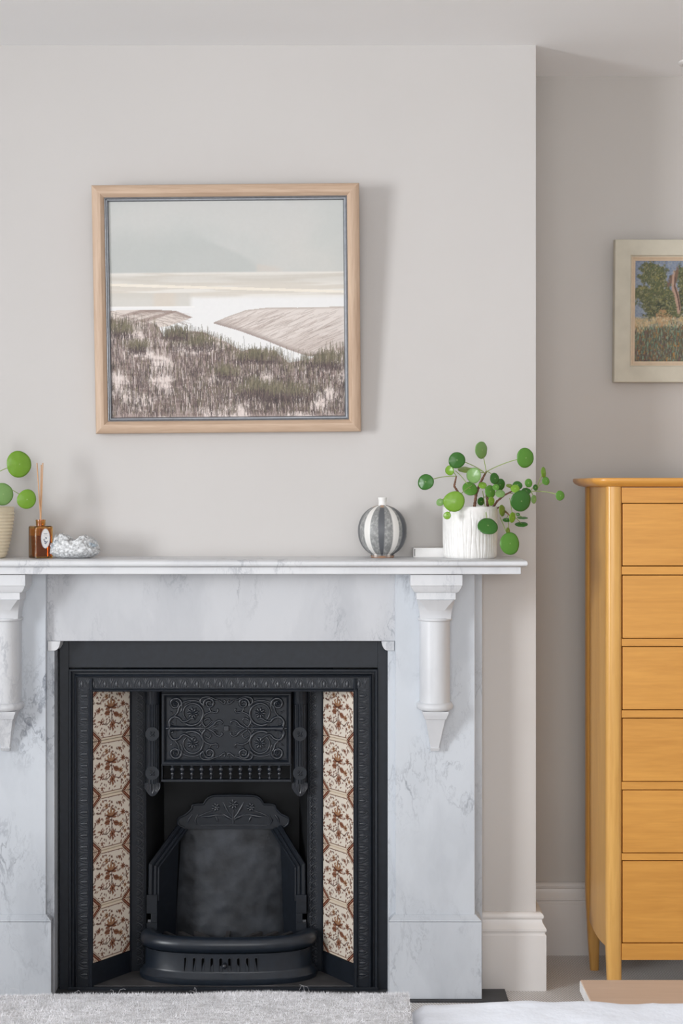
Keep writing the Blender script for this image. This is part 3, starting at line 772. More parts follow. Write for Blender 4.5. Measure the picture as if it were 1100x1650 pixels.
def crel(name, strands_, parent):
    b = MB()
    for pts, ws in strands_: b.ribbon(pts, ws, cm6, .8)
    return b.build(name, M['iron_relief'], parent, smooth=60)
for (fx_, fy_, r_) in ((478, 132, 22), (570, 118, 27), (660, 132, 22)):
    st = []
    for k in range(7):
        a = k*2*PI/7; st.append(([(fx_+.3*r_*math.cos(a), fy_+.3*r_*math.sin(a)), (fx_+.65*r_*math.cos(a), fy_+.65*r_*math.sin(a)), (fx_+r_*math.cos(a), fy_+r_*math.sin(a))], [4, 8, 4]))
    st.append((arc(fx_, fy_, 4, 4, 0, 360, 8), 4)); crel('flower_relief', st, crest)
st = [([(568, 215), (568, 190), (568, 160), (570, 145)], [7, 6, 5, 4])]
for s_ in (-1, 1):
    f = lambda x: 569+s_*x
    st += [([(f(2), 190), (f(22), 165), (f(40), 135), (f(54), 105)], [4, 5, 8, 2]), ([(f(4), 195), (f(30), 182), (f(60), 165)], [4, 9, 2]), ([(f(5), 200), (f(60), 172), (f(90), 172), (f(130), 180), (f(170), 182)], [3, 3, 7, 9, 2]),
           ([(f(95), 178), (f(85), 195), (f(80), 210)], [3, 8, 2]), ([(f(110), 150), (f(140), 160), (f(165), 172), (f(190), 185)], [4, 4, 6, 2]), ([(f(185), 170), (f(200), 200), (f(190), 225)], [4, 7, 3]), ([(f(215), 170), (f(230), 190), (f(240), 215)], [4, 8, 3])]
st.append(([(400, 225), (745, 225)], [3.5, 3.5]))
crel('foliage_relief', st, crest)
# fireback
b = MB(); n_, m_ = 40, 44
tl, tr, bl, br = c6(296, 246), c6(824, 246), c6(262, 815), c6(862, 815)
grid = []
for j in range(m_+1):
    v = j/m_
    row = []
    for i in range(n_+1):
        u = i/n_
        x = (tl[0]*(1-u)+tr[0]*u)*(1-v)+(bl[0]*(1-u)+br[0]*u)*v; z = tl[1]*(1-v)+.085*v
        bul = .05*math.sin(PI*min(1, max(0, u)))**.6
        y = YC+.022-bul*(.3+.7*v)-.01*v+.0035*mnoise.fractal(Vector((x*30, z*30, 3)), 1, 2, 4)
        row.append((x, y, z))
    grid.append(row)
b.loft(grid, cap=False, closed=False)
M['firebrick'] = plain('sooty_firebrick', (0,0,0), .6, .4, mottling=.5, nscale=16, bstr=.9, bdist=.004, lin=(.034, .038, .046))
b.build('fireback', M['firebrick'], ins, smooth=80)
# side cheeks of the grate with moulded rails, brackets
for sgn in (-1, 1):
    P0 = Vector((CI+sgn*.146, YC-.002, c6(300, 234)[1])); P1 = Vector((CI+sgn*.216, .118, Z(1394, .115))); P2 = Vector((CI+sgn*.216, .112, Z(1446, .115)))
    b = MB()
    wall = [(P0.x, P0.y+.01, P0.z), tuple(P1), tuple(P2), (P2.x, P2.y, .07), (P0.x+sgn*.012, P0.y, .07)]
    b.add(wall, [(0, 1, 2, 3, 4)] if sgn < 0 else [(4, 3, 2, 1, 0)])
    b.add([(x-sgn*.0-0, y+.006, z) for x, y, z in wall], [(0, 1, 2, 3, 4)])
    cw = b.build('grate_side', M['iron'], ins, smooth=0)
    b = MB()
    for off, r_ in ((0, .0085), (.013, .006), (.022, .004)):
        inn = Vector((-sgn*off, -.002, -off*.35)); b.tube([P0+inn, P1+inn, P2+inn*1.0], r_, 6)
    b.build('side_rail', M['iron'], cw, smooth=25)
    b = MB(); xa = CI+sgn*.226; xb = CI+sgn*.196; za, zb_ = Z(1442, .1), Z(1500, .1); yb_ = .098
    h0, h1 = Z(1472, .1), Z(1487, .1); xm0 = CI+sgn*.224; xm1 = CI+sgn*.214
    for (x0, x1, q0, q1) in ((xa, xb, h1, za-.0) if False else (xa, xb, h0, za), (xa, xb, zb_, h1), (xm1, xb, h1, h0)):
        b.box(min(x0, x1), max(x0, x1), yb_, yb_+.012, min(q0, q1), max(q0, q1))
    b.build('grate_bracket', M['iron'], cw, bevel=.0012)
    MB().box(min(xm0, xm1), max(xm0, xm1), yb_+.012, yb_+.016, h1, h1+.006).build('bracket_tab', M['silver'], cw)
# grate bars
b = MB()
for k in range(9):
    x = CI-.16+.04*k; b.box(x-.006, x+.006, .12, .2, .105, .115)
gb = MB().box(-.006, .006, 0, .085, 0, .012).build('grate_bar', M['dusty_iron'], None, local=True, bevel=.002); gme = gb.data; bpy.data.objects.remove(gb)
for k in range(9):
    put(gme, 'grate_bar', ins, (CI-.18+.045*k, .105, .098), (0, 0, R(35 if k < 4 else -35 if k > 4 else 0)))
b = MB(); b.box(CI-.36, CI+.36, -.028, .12, .006, .016); b.box(CI-.44, CI+.44, .002, .33, .0061, .010); b.build('base_plate', M['dusty_iron'], ins, bevel=.001)
MB().box(CI-.425, CI+.425, -.040, -.030, .006, .014).build('base_lip', M['iron'], ins, bevel=.001)

# ------------------------------------------------------------------ bowed ash front
fn_x = X(367, .05)
fe = thing('ash_front', 'bow-fronted black iron ash guard with slots and a small knob, below the fire opening', 'fire guard', (fn_x, .03, .016))
def bow(off, z, n=48, e=2.5):
    out = []
    for i in range(n+1):
        t_ = PI*i/n; c, s_ = math.cos(t_), math.sin(t_)
        cxx = math.copysign(abs(c)**(2/e), c); sy = s_**(2/e)*1.0
        hw, dp = .238+off, .108+off
        out.append((fn_x-hw*cxx, .088-dp*sy, z))
    return out
Z0 = .016
prof = [(.010, Z0), (.012, Z0+.004), (.012, Z0+.014), (.006, Z0+.018), (.004, Z0+.024), (-.002, Z0+.028), (-.004, Z0+.034), (-.005, .098), (-.001, .1005)]
MB().loft([bow(o, z) for o, z in prof], cap=False, closed=False).build('guard_body', M['iron_satin'], fe, smooth=40)
rp = []
for k in range(13):
    a = R(-100+k*215/12); rp.append((-.012+.022*math.cos(a), .121+.0225*math.sin(a)))
MB().loft([bow(o, z) for o, z in rp]+[bow(-.05, .128)], cap=False, closed=False).build('rolled_rim', M['iron_satin'], fe, smooth=60)
def on_bow(x, off=-.005, e=2.5):
    hw, dp = .238+off, .108+off; c = min(1, abs(x-fn_x)/hw); s_ = (1-c**e)**(1/e); return .088-dp*s_
zs0, zs1 = .049, .088
for k in range(9):
    px = 200+(325+45.9*k)/sx6
    x = X(px, .0)-.002
    r_ = .0042; cap_ = arc(0, zs1-r_, r_, r_, 0, 180, 8)+arc(0, zs0+r_, r_, r_, 180, 360, 8)
    y0 = on_bow(x); b = MB()
    P = cap_+[cap_[0]]
    b.ribbon(P, .0013, lambda u, v, d: (x+u, y0-d-.0002, v), 1.2)
    sl = b.build('slot_rim', M['iron_relief'], fe, smooth=60)
    b = MB(); b.loft([[(x+u, y0-.0006, v) for u, v in cap_], [(x+u, y0+.004, v) for u, v in cap_]]); b.build('dark_slot_plug', M['black'], sl, smooth=0)  # black plug paints the slot's shade; the guard is not cut through
kb = MB().lathe([(.0001, .024), (.004, .0235), (.0068, .020), (.0078, .016), (.0068, .012), (.004, .009), (.003, .006), (.005, .003), (.0055, 0)], n=18)
yk = on_bow(fn_x-.004); kb.v = [(fn_x-.004+x, yk-z, .070+y) for x, y, z in kb.v]; kb.build('knob', M['iron_relief'], fe, smooth=60)

# ------------------------------------------------------------------ chest of drawers
CY0, CY1 = -.20, .20
XC0 = .700; XC1 = 1.62
cd = thing('chest_of_drawers', 'tall golden oak chest of six drawers with rounded corner posts', 'chest of drawers', ((XC0+XC1)/2, 0, 0))
zu, ztp = 1.3855, 1.4095
def rrect(x0, x1, y0, y1, r, z, n=8):
    out = []
    for cx, cy, a0 in ((x1-r, y1-r, 0), (x0+r, y1-r, 90), (x0+r, y0+r, 180), (x1-r, y0+r, 270)):
        for i in range(n+1):
            a = R(a0+90*i/n); out.append((cx+r*math.cos(a), cy+r*math.sin(a), z))
    return out
TX0, TX1, TY0, TY1 = .664, XC1+.036, -.222, .225
b = MB(); b.loft([rrect(TX0+i, TX1-i, TY0+i, TY1-i, max(.055-i, .02), z) for i, z in ((.03, zu), (.016, zu+.003), (.005, zu+.009), (0, zu+.015), (0, zu+.020), (.0015, zu+.0232), (.005, ztp))])
b.build('chest_top', M['oak_top'], cd, smooth=50)
def post(cx, cy, wx, wy, tx, ty, cxb, cyb):
    def sec(cx, cy, a, c, z, n=24):
        out = []
        for i in range(n):
            q = 2*PI*i/n; co_, si = math.cos(q), math.sin(q); e = .62
            out.append((cx+a*math.copysign(abs(co_)**e, co_), cy+c*math.copysign(abs(si)**e, si), z))
        return out
    return MB().loft([sec(cxb, cyb, tx, ty, 0), sec(cxb, cyb, tx*1.04, ty*1.04, .004), sec((cx+cxb)/2, (cy+cyb)/2, (wx+tx)/2, (wy+ty)/2, .09), sec(cx, cy, wx, wy, .22), sec(cx, cy, wx, wy, zu+.001)])
pw = .0215
for cx, xb in ((XC0+pw, XC0+pw+.004), (XC1-pw, XC1-pw-.004)):
    post(cx, CY0+.028, pw, .028, .0165, .018, xb, CY0+.024).build('corner_post', M['oak_z'], cd, smooth=60)
    post(cx, CY1-.024, pw, .024, .012, .014, xb, CY1-.024).build('rear_post', M['oak_z'], cd, smooth=60)
for x0, x1 in ((XC0+.008, XC0+.026), (XC1-.026, XC1-.008)):
    b = MB(); za_, zb_ = .130, .155
    # side panel with a gently arched lower edge
    pts = [(CY0+.04, zu)]+[(CY0+.04+(CY1-CY0-.07)*i/12, .158-.012*math.sin(PI*i/12)-.012*i/12) for i in range(13)]+[(CY1-.03, zu)]
    b.loft([[(x0, y, z) for y, z in pts], [(x1, y, z) for y, z in pts]]); b.build('side_panel', M['oak_z'], cd, bevel=.001)
MB().box(XC0+.03, XC1-.03, CY0+.03, CY0+.34, .16, zu-.005).build('gap_shade_block', M['gap'], cd, smooth=0)  # solid block whose dark colour paints the shade in the gaps
fx0, fx1 = XC0+2*pw-.002, XC1-2*pw+.002
s_f = sc_at(CY0)
def zf(p): return CAMZ-(p-HZ)/s_f
rails = [(785.5, 810.5), (913, 926), (1029.5, 1041.5), (1145, 1157), (1260.5, 1273), (1376, 1387), (1521.5, 1548)]
for a, c in rails: MB().box(fx0, fx1, CY0+.006, CY0+.03, zf(c), zf(a)).build('rail', M['oak_x'], cd, bevel=.0008)
drs = [(811.8, 911.5), (927.6, 1028.5), (1043, 1143.8), (1158.6, 1259.5), (1274.4, 1374.8), (1388.6, 1520)]
for a, c in drs: MB().box(fx0+.0025, fx1-.0025, CY0+.007, CY0+.03, zf(c), zf(a)).build('drawer', M['oak_x'], cd, bevel=.0012)

# ------------------------------------------------------------------ pictures
def frame_rails(parent, W, H, prof, mats, names):
    """four mitred rails; prof: closed loop of (inward offset, y) ; centred on the local origin"""
    for k in range(4):
        secs = []
        def corner(o, ix, iz): return ((-W/2+o) if ix < 0 else (W/2-o), (-H/2+o) if iz < 0 else (H/2-o))
        ends = [((-1, 1), (1, 1)), ((1, 1), (1, -1)), ((1, -1), (-1, -1)), ((-1, -1), (-1, 1))][k]
        for e in ends:
            secs.append([(corner(o, *e)[0], y, corner(o, *e)[1]) for o, y in prof])
        MB().loft(secs).build(names, mats[k % 2], parent, smooth=28, local=True)
# landscape above the mantel: leans forward from the wall at the top, hangs a hair out of level
PW, PH = .7275, .676
ptop, pbot = -.088, -.045
px0 = (X(150, -.066)+X(580, -.066))/2; pzc = (Z(296.0, ptop)+Z(694.0, pbot))/2
tilt = math.asin((pbot-ptop)/PH)
pic = thing('landscape_painting', 'large pale estuary landscape in a limed oak frame above the mantel', 'painting', (px0, -.066+.043, pzc), (tilt, R(-.5), 0))
# local frame: x right, z up, y into the wall; front of the frame at y=-.043
FY = -.043
frame_rails(pic, PW, PH, [(0, 0), (0, FY+.012), (.002, FY+.006), (.006, FY+.003), (.016, FY+.0), (.024, FY+.001), (.030, FY+.006), (.0335, FY+.011), (.0335, 0)], [M['frame_wood'], M['frame_wood_z']], 'frame_rail')
frame_rails(pic, PW-.067, PH-.067, [(0, 0), (0, FY+.012), (.003, FY+.011), (.005, FY+.015), (.008, FY+.015), (.0095, FY+.019), (.0115, FY+.023), (.0115, 0)], [M['silver'], M['silver']], 'inner_slip')
CWd, CHt = PW-.067-.022, PH-.067-.022
def landscape(h, w_):
    rng = np.random.default_rng(3)
    V, U = np.mgrid[1:0:h*1j, 0:1:w_*1j]            # V=0 at the top of the picture
    img = np.ones((h, w_, 3))*col((200, 200, 197))
    big = fbm(h, w_, 3, 3, rng)
    mixc(img, sstep(.35, 1, U)*.7*sstep(.0, .35, V), col((207, 204, 198)))
    mixc(img, sstep(.4, .75, big)*.5, col((188, 193, 190)))
    # misty headland
    edge = .64-.25*sstep(.32, .14, V)+.04*(fbm(h, w_, 8, 8, rng)-.5)
    head = sstep(edge+.03, edge-.03, U)*sstep(.09, .22, V)*sstep(.335, .322, V)
    mixc(img, head*.55, col((180, 184, 181)))
    mixc(img, sstep(.62, .635, U)*sstep(.76, .70, U)*sstep(.335, .325, V)*sstep(.285+.08*(U-.62), .30+.28*np.abs(U-.64), V)*.5, col((206, 196, 186)))
    # water and sands
    st = fbm(h, w_, 60, 3, rng, 3)
    water = sstep(.325, .335, V)
    base = np.ones((h, w_, 3))*col((226, 222, 215))
    mixc(base, sstep(.40, .62, st)*.7, col((206, 198, 186)))
    mixc(base, sstep(.33, .35, V)*sstep(.40, .36, V)*.5, col((196, 192, 184)))
    mixc(base, sstep(.43, .46, V), col((232, 231, 230)))
    mixc(base, (np.abs(V-(.383+.04*U)) < .006)*1.0*.8, col((238, 230, 216)))
    img = img*(1-water[..., None])+base*water[..., None]
    lg = sstep(.42, .425, V)*sstep(.49, .485, V)*sstep(.37, .34, U+.02*(fbm(h, w_, 6, 10, rng)))
    mixc(img, lg*.85, col((206, 202, 194)))
    mixc(img, lg*sstep(.17, .2, U)*sstep(.3, .26, U)*.6, col((214, 202, 188)))
    mixc(img, (np.abs(V-.488) < .005)*(U < .36)*.9, col((238, 236, 234)))
    # banks
    stroke = fbm(h, w_, 46, 12, rng, 4)
    sh = np.zeros((h, w_)); 
    d_ = (V+.30*U); ii = (np.clip(d_*.72, 0, .999)*(h-1)).astype(int); jj = (np.clip(U*.35+V*.2, 0, .999)*(w_-1)).astype(int)
    st2 = stroke[ii, jj]; st2 = (st2-st2.mean())/st2.std()
    topL = .497+.02*np.abs(np.sin(U*9))*sstep(.0, .1, U); botL = .545+.03*(U < .35)*sstep(0, .3, U)
    tipL = np.interp(U, [0, .08, .2, .28, .35], [.502, .500, .500, .505, .535]); lowL = np.interp(U, [0, .1, .25, .35], [.60, .60, .575, .537])
    mL = ((V > tipL) & (V < lowL) & (U < .35))*1.0
    mixc(img, mL, col((216, 205, 197))); mixc(img, mL*sstep(.0, 1.2, st2)*.9, col((160, 142, 134)))
    mixc(img, mL*sstep(.014, .0, np.abs(V-tipL-.006))*sstep(.1, .2, U)*.8, col((140, 122, 114)))
    tipR = np.interp(U, [.44, .5, .58, .68, .8, 1], [.562, .535, .505, .494, .496, .492]); lowR = np.interp(U, [.44, .55, .66, .76, .84, 1], [.565, .60, .645, .69, .72, .72])
    mR = ((V > tipR) & (V < lowR) & (U > .44))*1.0
    mixc(img, mR, col((220, 211, 205))); mixc(img, mR*sstep(.1, 1.4, st2)*.3, col((186, 172, 164)))
    mixc(img, mR*sstep(.03, .0, lowR-V)*.8, col((146, 130, 124))); mixc(img, mR*sstep(.012, .0, V-tipR)*.6, col((160, 144, 134)))
    mixc(img, mR*sstep(.60, .70, V)*.25, col((176, 160, 152)))
    def pen(x0, y0, x1, y1, c, a):
        n = int(max(abs(x1-x0), abs(y1-y0)))+1
        for q in range(n+1):
            xi = int(x0+(x1-x0)*q/n); yi = int(y0+(y1-y0)*q/n)
            if 0 <= xi < w_ and 0 <= yi < h: img[h-1-yi, xi] = img[h-1-yi, xi]*(1-a)+c*a      # yi counts down from the top
    BRN = [col(c) for c in ((150, 132, 124), (170, 152, 144), (128, 110, 104), (186, 170, 162))]
    for k in range(520):                                   # brushed strokes on the far banks
        u0 = .46+.54*rng.random(); top = np.interp(u0, [.44, .5, .58, .68, .8, 1], [.562, .535, .505, .494, .496, .492]); low = np.interp(u0, [.44, .55, .66, .76, .84, 1], [.565, .60, .645, .69, .72, .72])
        v0 = top+(low-top)*rng.random()**.8; L = .02+.07*rng.random(); u1 = u0-L; v1 = v0+L*(.35+.25*rng.random())
        if u1 < .45 or v1 > np.interp(u1, [.44, .55, .66, .76, .84, 1], [.565, .60, .645, .69, .72, .72]): continue
        pen(u0*w_, v0*h, u1*w_, v1*h, BRN[rng.integers(4)], .35)
    for k in range(120):
        u0 = .3*rng.random(); v0 = .505+.06*rng.random(); L = .02+.05*rng.random(); pen(u0*w_, v0*h, (u0+L)*w_, (v0+.012)*h, BRN[rng.integers(4)], .4)
    # foreground marsh grasses
    line = np.interp(U, [0, .04, .12, .2, .23, .3, .4, .5, .56, .6, .7, .76, .85, .92, 1], [.545, .56, .555, .575, .63, .60, .61, .66, .70, .69, .70, .755, .74, .70, .68])
    fg = sstep(-.002, .004, V-line+.006)
    pal = np.ones((h, w_, 3))*col((222, 208, 202))
    blot = fbm(h, w_, 12, 9, rng, 5); blot = (blot-blot.mean())/blot.std()
    hori = fbm(h, w_, 80, 14, rng, 3); hori = (hori-hori.mean())/hori.std()
    depth = sstep(.60, .95, V)
    mixc(pal, sstep(-.2, .6, blot+depth*.5)*.85, col((160, 142, 136)))
    mixc(pal, sstep(.2, 1.2, hori)*.6, col((128, 108, 102)))
    img[:] = img*(1-fg[..., None])+pal*fg[..., None]
    lx_ = line[0]
    DK = [col(c) for c in ((76, 66, 66), (96, 82, 80), (116, 100, 95), (64, 56, 58))]; OL = [col(c) for c in ((124, 118, 96), (104, 98, 80), (138, 128, 108), (92, 86, 74))]; PL = [col(c) for c in ((232, 222, 216), (214, 200, 194), (196, 182, 176))]
    for k in range(9000):
        xi = rng.integers(w_); lv = line[0, xi]; yv = lv+(1.0-lv)*rng.random()**.85; yi = min(h-1, int(yv*h))
        bb_ = blot[h-1-yi, xi]+1.5*sstep(.62, .95, yv)-.2
        near = yv-lv < .05
        L = h*(.012+.035*rng.random())
        if near: c = OL[rng.integers(4)] if rng.random() < .8 else DK[rng.integers(4)]; a = .6
        elif bb_ > .05 and rng.random() < .85: c = (DK if rng.random() < .75 else OL)[rng.integers(4)]; a = .6
        elif rng.random() < .55: c = PL[rng.integers(3)]; a = .6; L *= 1.3
        else: continue
        pen(xi, yv*h, xi+rng.normal(0, 1.3), max(lv-.02, yv)*h-L, c, a)
    for cx_, cy_, rw, rh in ((.37, .66, .10, .04), (.28, .62, .06, .03), (.63, .73, .1, .03), (.93, .75, .1, .04), (.49, .80, .05, .03), (.72, .89, .16, .05), (.05, .60, .06, .04), (.12, .68, .05, .03), (.62, .87, .06, .05)):
        for k in range(int(5200*rw*1.2)):                    # dense olive tufts with dark roots
            u0 = cx_+rw*rng.normal(0, .55); v0 = cy_+rh*rng.uniform(-.6, 1); L = .014+.03*rng.random()
            c = (DK if v0 > cy_+.35*rh else OL)[rng.integers(4)]; pen(u0*w_, v0*h, u0*w_+rng.normal(0, 1.5), (v0-L)*h, c, .55)
    img *= (1+.03*(fbm(h, w_, 90, 90, rng, 2)-.5))[..., None]
    return np.clip(img, 0, 1)
def up(name, img, W, H, y, mat, parent, cx=0):
    me = paint_mesh(name, img, lambda u, v: (cx+(u-.5)*W, y+0*u, (v-.5)*H), mat)
    o = bpy.data.objects.new(name, me); C.objects.link(o); o.parent = parent; return o
up('canvas', landscape(372, 404), CWd+.002, CHt+.002, FY+.022, M['canvas'], pic)
MB().box(-PW/2+.02, PW/2-.02, FY+.026, FY+.034, -PH/2+.02, PH/2-.02).build('backing_board', M['frame_wood'], pic, local=True)

# small oil painting in the alcove, partly outside the picture
q0x, q1x = X(989, ALC-.04), X(989, ALC-.04)+.62
qz0, qz1 = Z(615.5, ALC-.035), Z(384.5, ALC-.06)
QW, QH = q1x-q0x, qz1-qz0
tl2 = math.asin(.022/QH)
p2 = thing('oil_painting', 'small woodland oil painting in a wide cream frame above the chest of drawers', 'painting', ((q0x+q1x)/2, ALC-.016, (qz0+qz1)/2), (tl2, 0, 0))
F2 = -.030
frame_rails(p2, QW, QH, [(0, .0), (0, F2), (.002, F2-.002), (.046, F2-.002), (.047, F2+.003), (.050, F2+.005), (.050, 0)], [M['cream_frame'], M['cream_frame']], 'frame_rail')
frame_rails(p2, QW-.1, QH-.1, [(0, 0), (0, F2+.004), (.003, F2+.003), (.006, F2+.006), (.012, F2+.008), (.0125, 0)], [M['cream_slip'], M['cream_slip']], 'inner_slip')
def woodland(h, w_):
    rng = np.random.default_rng(12)
    V, U = np.mgrid[1:0:h*1j, 0:1:w_*1j]; U = U*3.45      # U in units of the strip the photo shows
    daub = fbm(h, w_, 26, 46, rng, 3); daub = (daub-daub.mean())/daub.std()
    big = fbm(h, w_, 6, 13, rng, 4); big = (big-big.mean())/big.std()
    img = np.ones((h, w_, 3))*col((118, 130, 152)); mixc(img, sstep(-.3, 1.2, daub)*.6, col((146, 158, 172)))
    mixc(img, sstep(.3, .5, V)*.4, col((150, 162, 176)))
    def blob(cx, cy, rx, ry, j=.35): return sstep(1.25, .8, np.hypot((U-cx)/rx, (V-cy)/ry)+j*daub*.6)
    for cx, cy, rx, ry in ((.38, .15, .3, .12), (.45, .22, .22, .14), (.35, .38, .28, .16), (.5, .35, .3, .1), (.75, .45, .3, .14), (.15, .30, .2, .08), (1.05, .15, .2, .14), (1.0, .35, .15, .2), (1.5, .2, .4, .2), (1.7, .4, .5, .2), (2.4, .3, .5, .3), (.45, .5, .25, .1)):
        m_ = blob(cx, cy, rx, ry); mixc(img, m_, col((92, 98, 66))); mixc(img, m_*sstep(0, 1, big+.5*daub)*.9, col((62, 68, 54))); mixc(img, m_*sstep(.7, 1.6, daub)*.8, col((150, 142, 84)))
    def seg(pts, wd, c):
        for (x0, y0), (x1, y1) in zip(pts[:-1], pts[1:]):
            L2 = (x1-x0)**2+(y1-y0)**2; tt = np.clip(((U-x0)*(x1-x0)+(V-y0)*(y1-y0))/L2, 0, 1)
            mixc(img, sstep(wd*1.3, wd*.7, np.hypot(U-x0-tt*(x1-x0), (V-y0-tt*(y1-y0))*.6)), col(c))
    gnd = sstep(-.01, .02, V-(.64+.02*np.sin(U*5)+.015*daub)); mixc(img, gnd, col((98, 88, 72)))
    mid = sstep(.54, .6, V+.02*daub)*(1-gnd); mixc(img, mid*.85, col((150, 142, 120)))
    mixc(img, mid*sstep(.5, 1.5, daub)*.9, col((196, 170, 120)))
    ver = fbm(h, w_, 14, 100, rng, 3); ver = (ver-ver.mean())/ver.std()
    lowm = sstep(.55, .7, V)
    mixc(img, lowm*sstep(.1, 1.2, ver)*.75, col((92, 122, 100))); mixc(img, lowm*sstep(.9, 1.9, ver+.3*daub)*.8, col((140, 168, 140)))
    mixc(img, sstep(.85, 1.0, V+.04*daub)*.6, col((92, 74, 66))); mixc(img, lowm*sstep(1.3, 2.0, daub)*.8, col((180, 130, 60)))
    mixc(img, blob(.58, .57, .14, .07)*.8, col((188, 148, 108)))
    seg([(.80, .17), (.74, .18), (.68, .22)], .025, (120, 96, 84)); seg([(.80, .16), (.79, .25), (.86, .36), (.9, .47)], .04, (178, 148, 130)); seg([(.83, .17), (.86, .1)], .03, (120, 96, 80))
    seg([(.82, .18), (.81, .25), (.88, .36), (.92, .47)], .014, (96, 78, 70))
    seg([(0, .62), (.25, .63), (.1, .67), (0, .69)], .03, (196, 172, 134))
    pals = {'sky': ((132, 142, 160), (150, 160, 172), (112, 124, 148), (158, 160, 160)), 'tree': ((96, 100, 70), (72, 78, 60), (136, 130, 84), (110, 116, 92), (88, 84, 66), (150, 146, 110)),
            'mid': ((196, 176, 138), (150, 146, 118), (180, 148, 112), (118, 120, 96), (204, 196, 168)), 'low': ((88, 78, 66), (104, 128, 108), (74, 70, 62), (136, 160, 138), (120, 98, 76), (156, 120, 70), (92, 104, 84), (112, 88, 92))}
    for k in range(15000):
        xi = rng.integers(w_); yt = rng.integers(h); r0 = h-1-yt; vv = yt/h; pix = img[r0, xi]
        if vv > .64: p_ = pals['low']; a = .5
        elif vv > .55: p_ = pals['mid']; a = .45
        elif pix[2] > pix[1]: p_ = pals['sky']; a = .4
        else: p_ = pals['tree']; a = .5
        if pix[0] > pix[1]*1.25 and vv < .5: continue
        c = col(p_[rng.integers(len(p_))]); dx, dy_ = (rng.integers(1, 4), rng.integers(1, 3)) if vv < .6 else (rng.integers(1, 3), rng.integers(2, 7))
        blk = img[max(0, r0-dy_):r0+1, xi:xi+dx]; blk[:] = blk*(1-a)+c*a
    return np.clip(img, 0, 1)
up('canvas', woodland(190, 300), QW-.124, QH-.124, F2+.010, M['oil'], p2)
MB().box(-QW/2+.02, QW/2-.02, F2+.013, F2+.022, -QH/2+.02, QH/2-.02).build('backing_board', M['cream_frame'], p2, local=True)

# ------------------------------------------------------------------ ceiling downlight
lx, ly = 1.01, .172
dl = thing('downlight', 'small white round ceiling downlight in the alcove at the right edge', 'ceiling light', (lx, ly, CEIL))
MB().lathe([(.030, 0), (.042, 0), (.043, -.003), (.040, -.007), (.033, -.008), (.030, -.004)], (lx, ly, CEIL), 32, cap=False).build('trim_ring', M['skirting'], dl, smooth=50)
MB().lathe([(.0001, -.002), (.031, -.002)], (lx, ly, CEIL), 24).build('lens', M['paper'], dl)

# ------------------------------------------------------------------ things on the mantel
ST = SH_T+.0002
# striped gourd vase
vy = -.085; vx = X(616, vy); sv = sc_at(vy)
R0 = 39.8/sv; HB = (895.5-812)/sv
zb = ST
va = thing('bud_vase', 'round striped grey and white ceramic bud vase with a narrow white neck', 'vase', (vx, vy, zb))
nA, nB = 240, 110
V, U = np.mgrid[0:1:nB*1j, 0:1:nA*1j]
ph = (U-.5)*2*PI                                    # angle from the front
rng = np.random.default_rng(5)
vi = np.ones((nB, nA, 3))*col((142, 143, 142))
sp = fbm(nB, nA, 40, 90, rng, 3); sp = (sp-sp.mean())/sp.std(); mixc(vi, sstep(.0, 1.6, sp)*.5, col((186, 186, 184))); mixc(vi, sstep(.2, 1.6, -sp)*.4, col((104, 106, 108)))
deg = np.degrees(ph)
def stripe(c, w0, w1, colr, v0=0, v1=1, a=1.0):
    wd = w0+(w1-w0)*V; d = np.abs((deg-c+180) % 360-180); mixc(vi, sstep(wd+1.5, wd-1.5, d)*sstep(v0-.01, v0+.02, V)*sstep(v1+.02, v1-.01, V)*a, col(colr))
for k in range(5):
    base = k*72-4
    stripe(base, 5, 10, (92, 94, 98), .03, .86); stripe(base-36, 7.5, 9, (232, 230, 226)); stripe(base+36, 4, 6, (226, 224, 220)); 
    stripe(base, 9, 12, (178, 142, 112), .86, .95)
stripe(58, 6, 8, (84, 88, 94), .05, .95)
mixc(vi, sstep(.965, .985, V), col((232, 230, 226))); mixc(vi, sstep(.03, .01, V), col((150, 112, 84)))
def vfn(u, v):
    a = (u-.5)*2*PI
    # closed profile: foot, globe, shoulder
    t_ = v
    zz_ = HB*(.5-.5*np.cos(PI*np.clip(t_, 0, 1)))
    rr_ = R0*np.sin(PI*np.clip(.12+.80*t_, 0, 1))**.72
    rr_ = R0*np.power(np.clip(1-np.abs(2*zz_/HB-1.0)**2.15, 0, 1), .5)
    rr_ = np.maximum(rr_, np.where(v < .5, R0*.46, R0*.20))
    rr_ = rr_*(1-.010*np.abs(np.cos(a*2.5+.2))**6)
    return vx+rr_*np.sin(a), vy-rr_*np.cos(a), zb+.002+zz_
_vf = lambda u, v: tuple(np.asarray(c)-o for c, o in zip(vfn(u, v), (vx, vy, zb)))
me = paint_mesh('vase_body', vi, _vf, M['vase']); o = bpy.data.objects.new('vase_body', me); C.objects.link(o); o.parent = va
rn = 7.0/sv; zn = zb+HB
MB().lathe([(rn*1.6, -.004), (rn*1.02, .001), (rn*.92, .006), (rn*.92, .014), (rn*1.02, .0205), (rn*1.02, .0225), (rn*.8, .0225), (rn*.7, .014), (rn*.7, 0)], (vx, vy, zn), 28, cap=False).build('vase_neck', M['white_ceramic'], va, smooth=60)
M['terracotta'] = plain('bare_clay_foot', (0,0,0), .6, .3, lin=(.42, .24, .15))
MB().lathe([(R0*.44, 0), (R0*.46, .001), (R0*.46, .004), (R0*.5, .006)], (vx, vy, zb), 32).build('vase_foot', M['terracotta'], va, smooth=40)

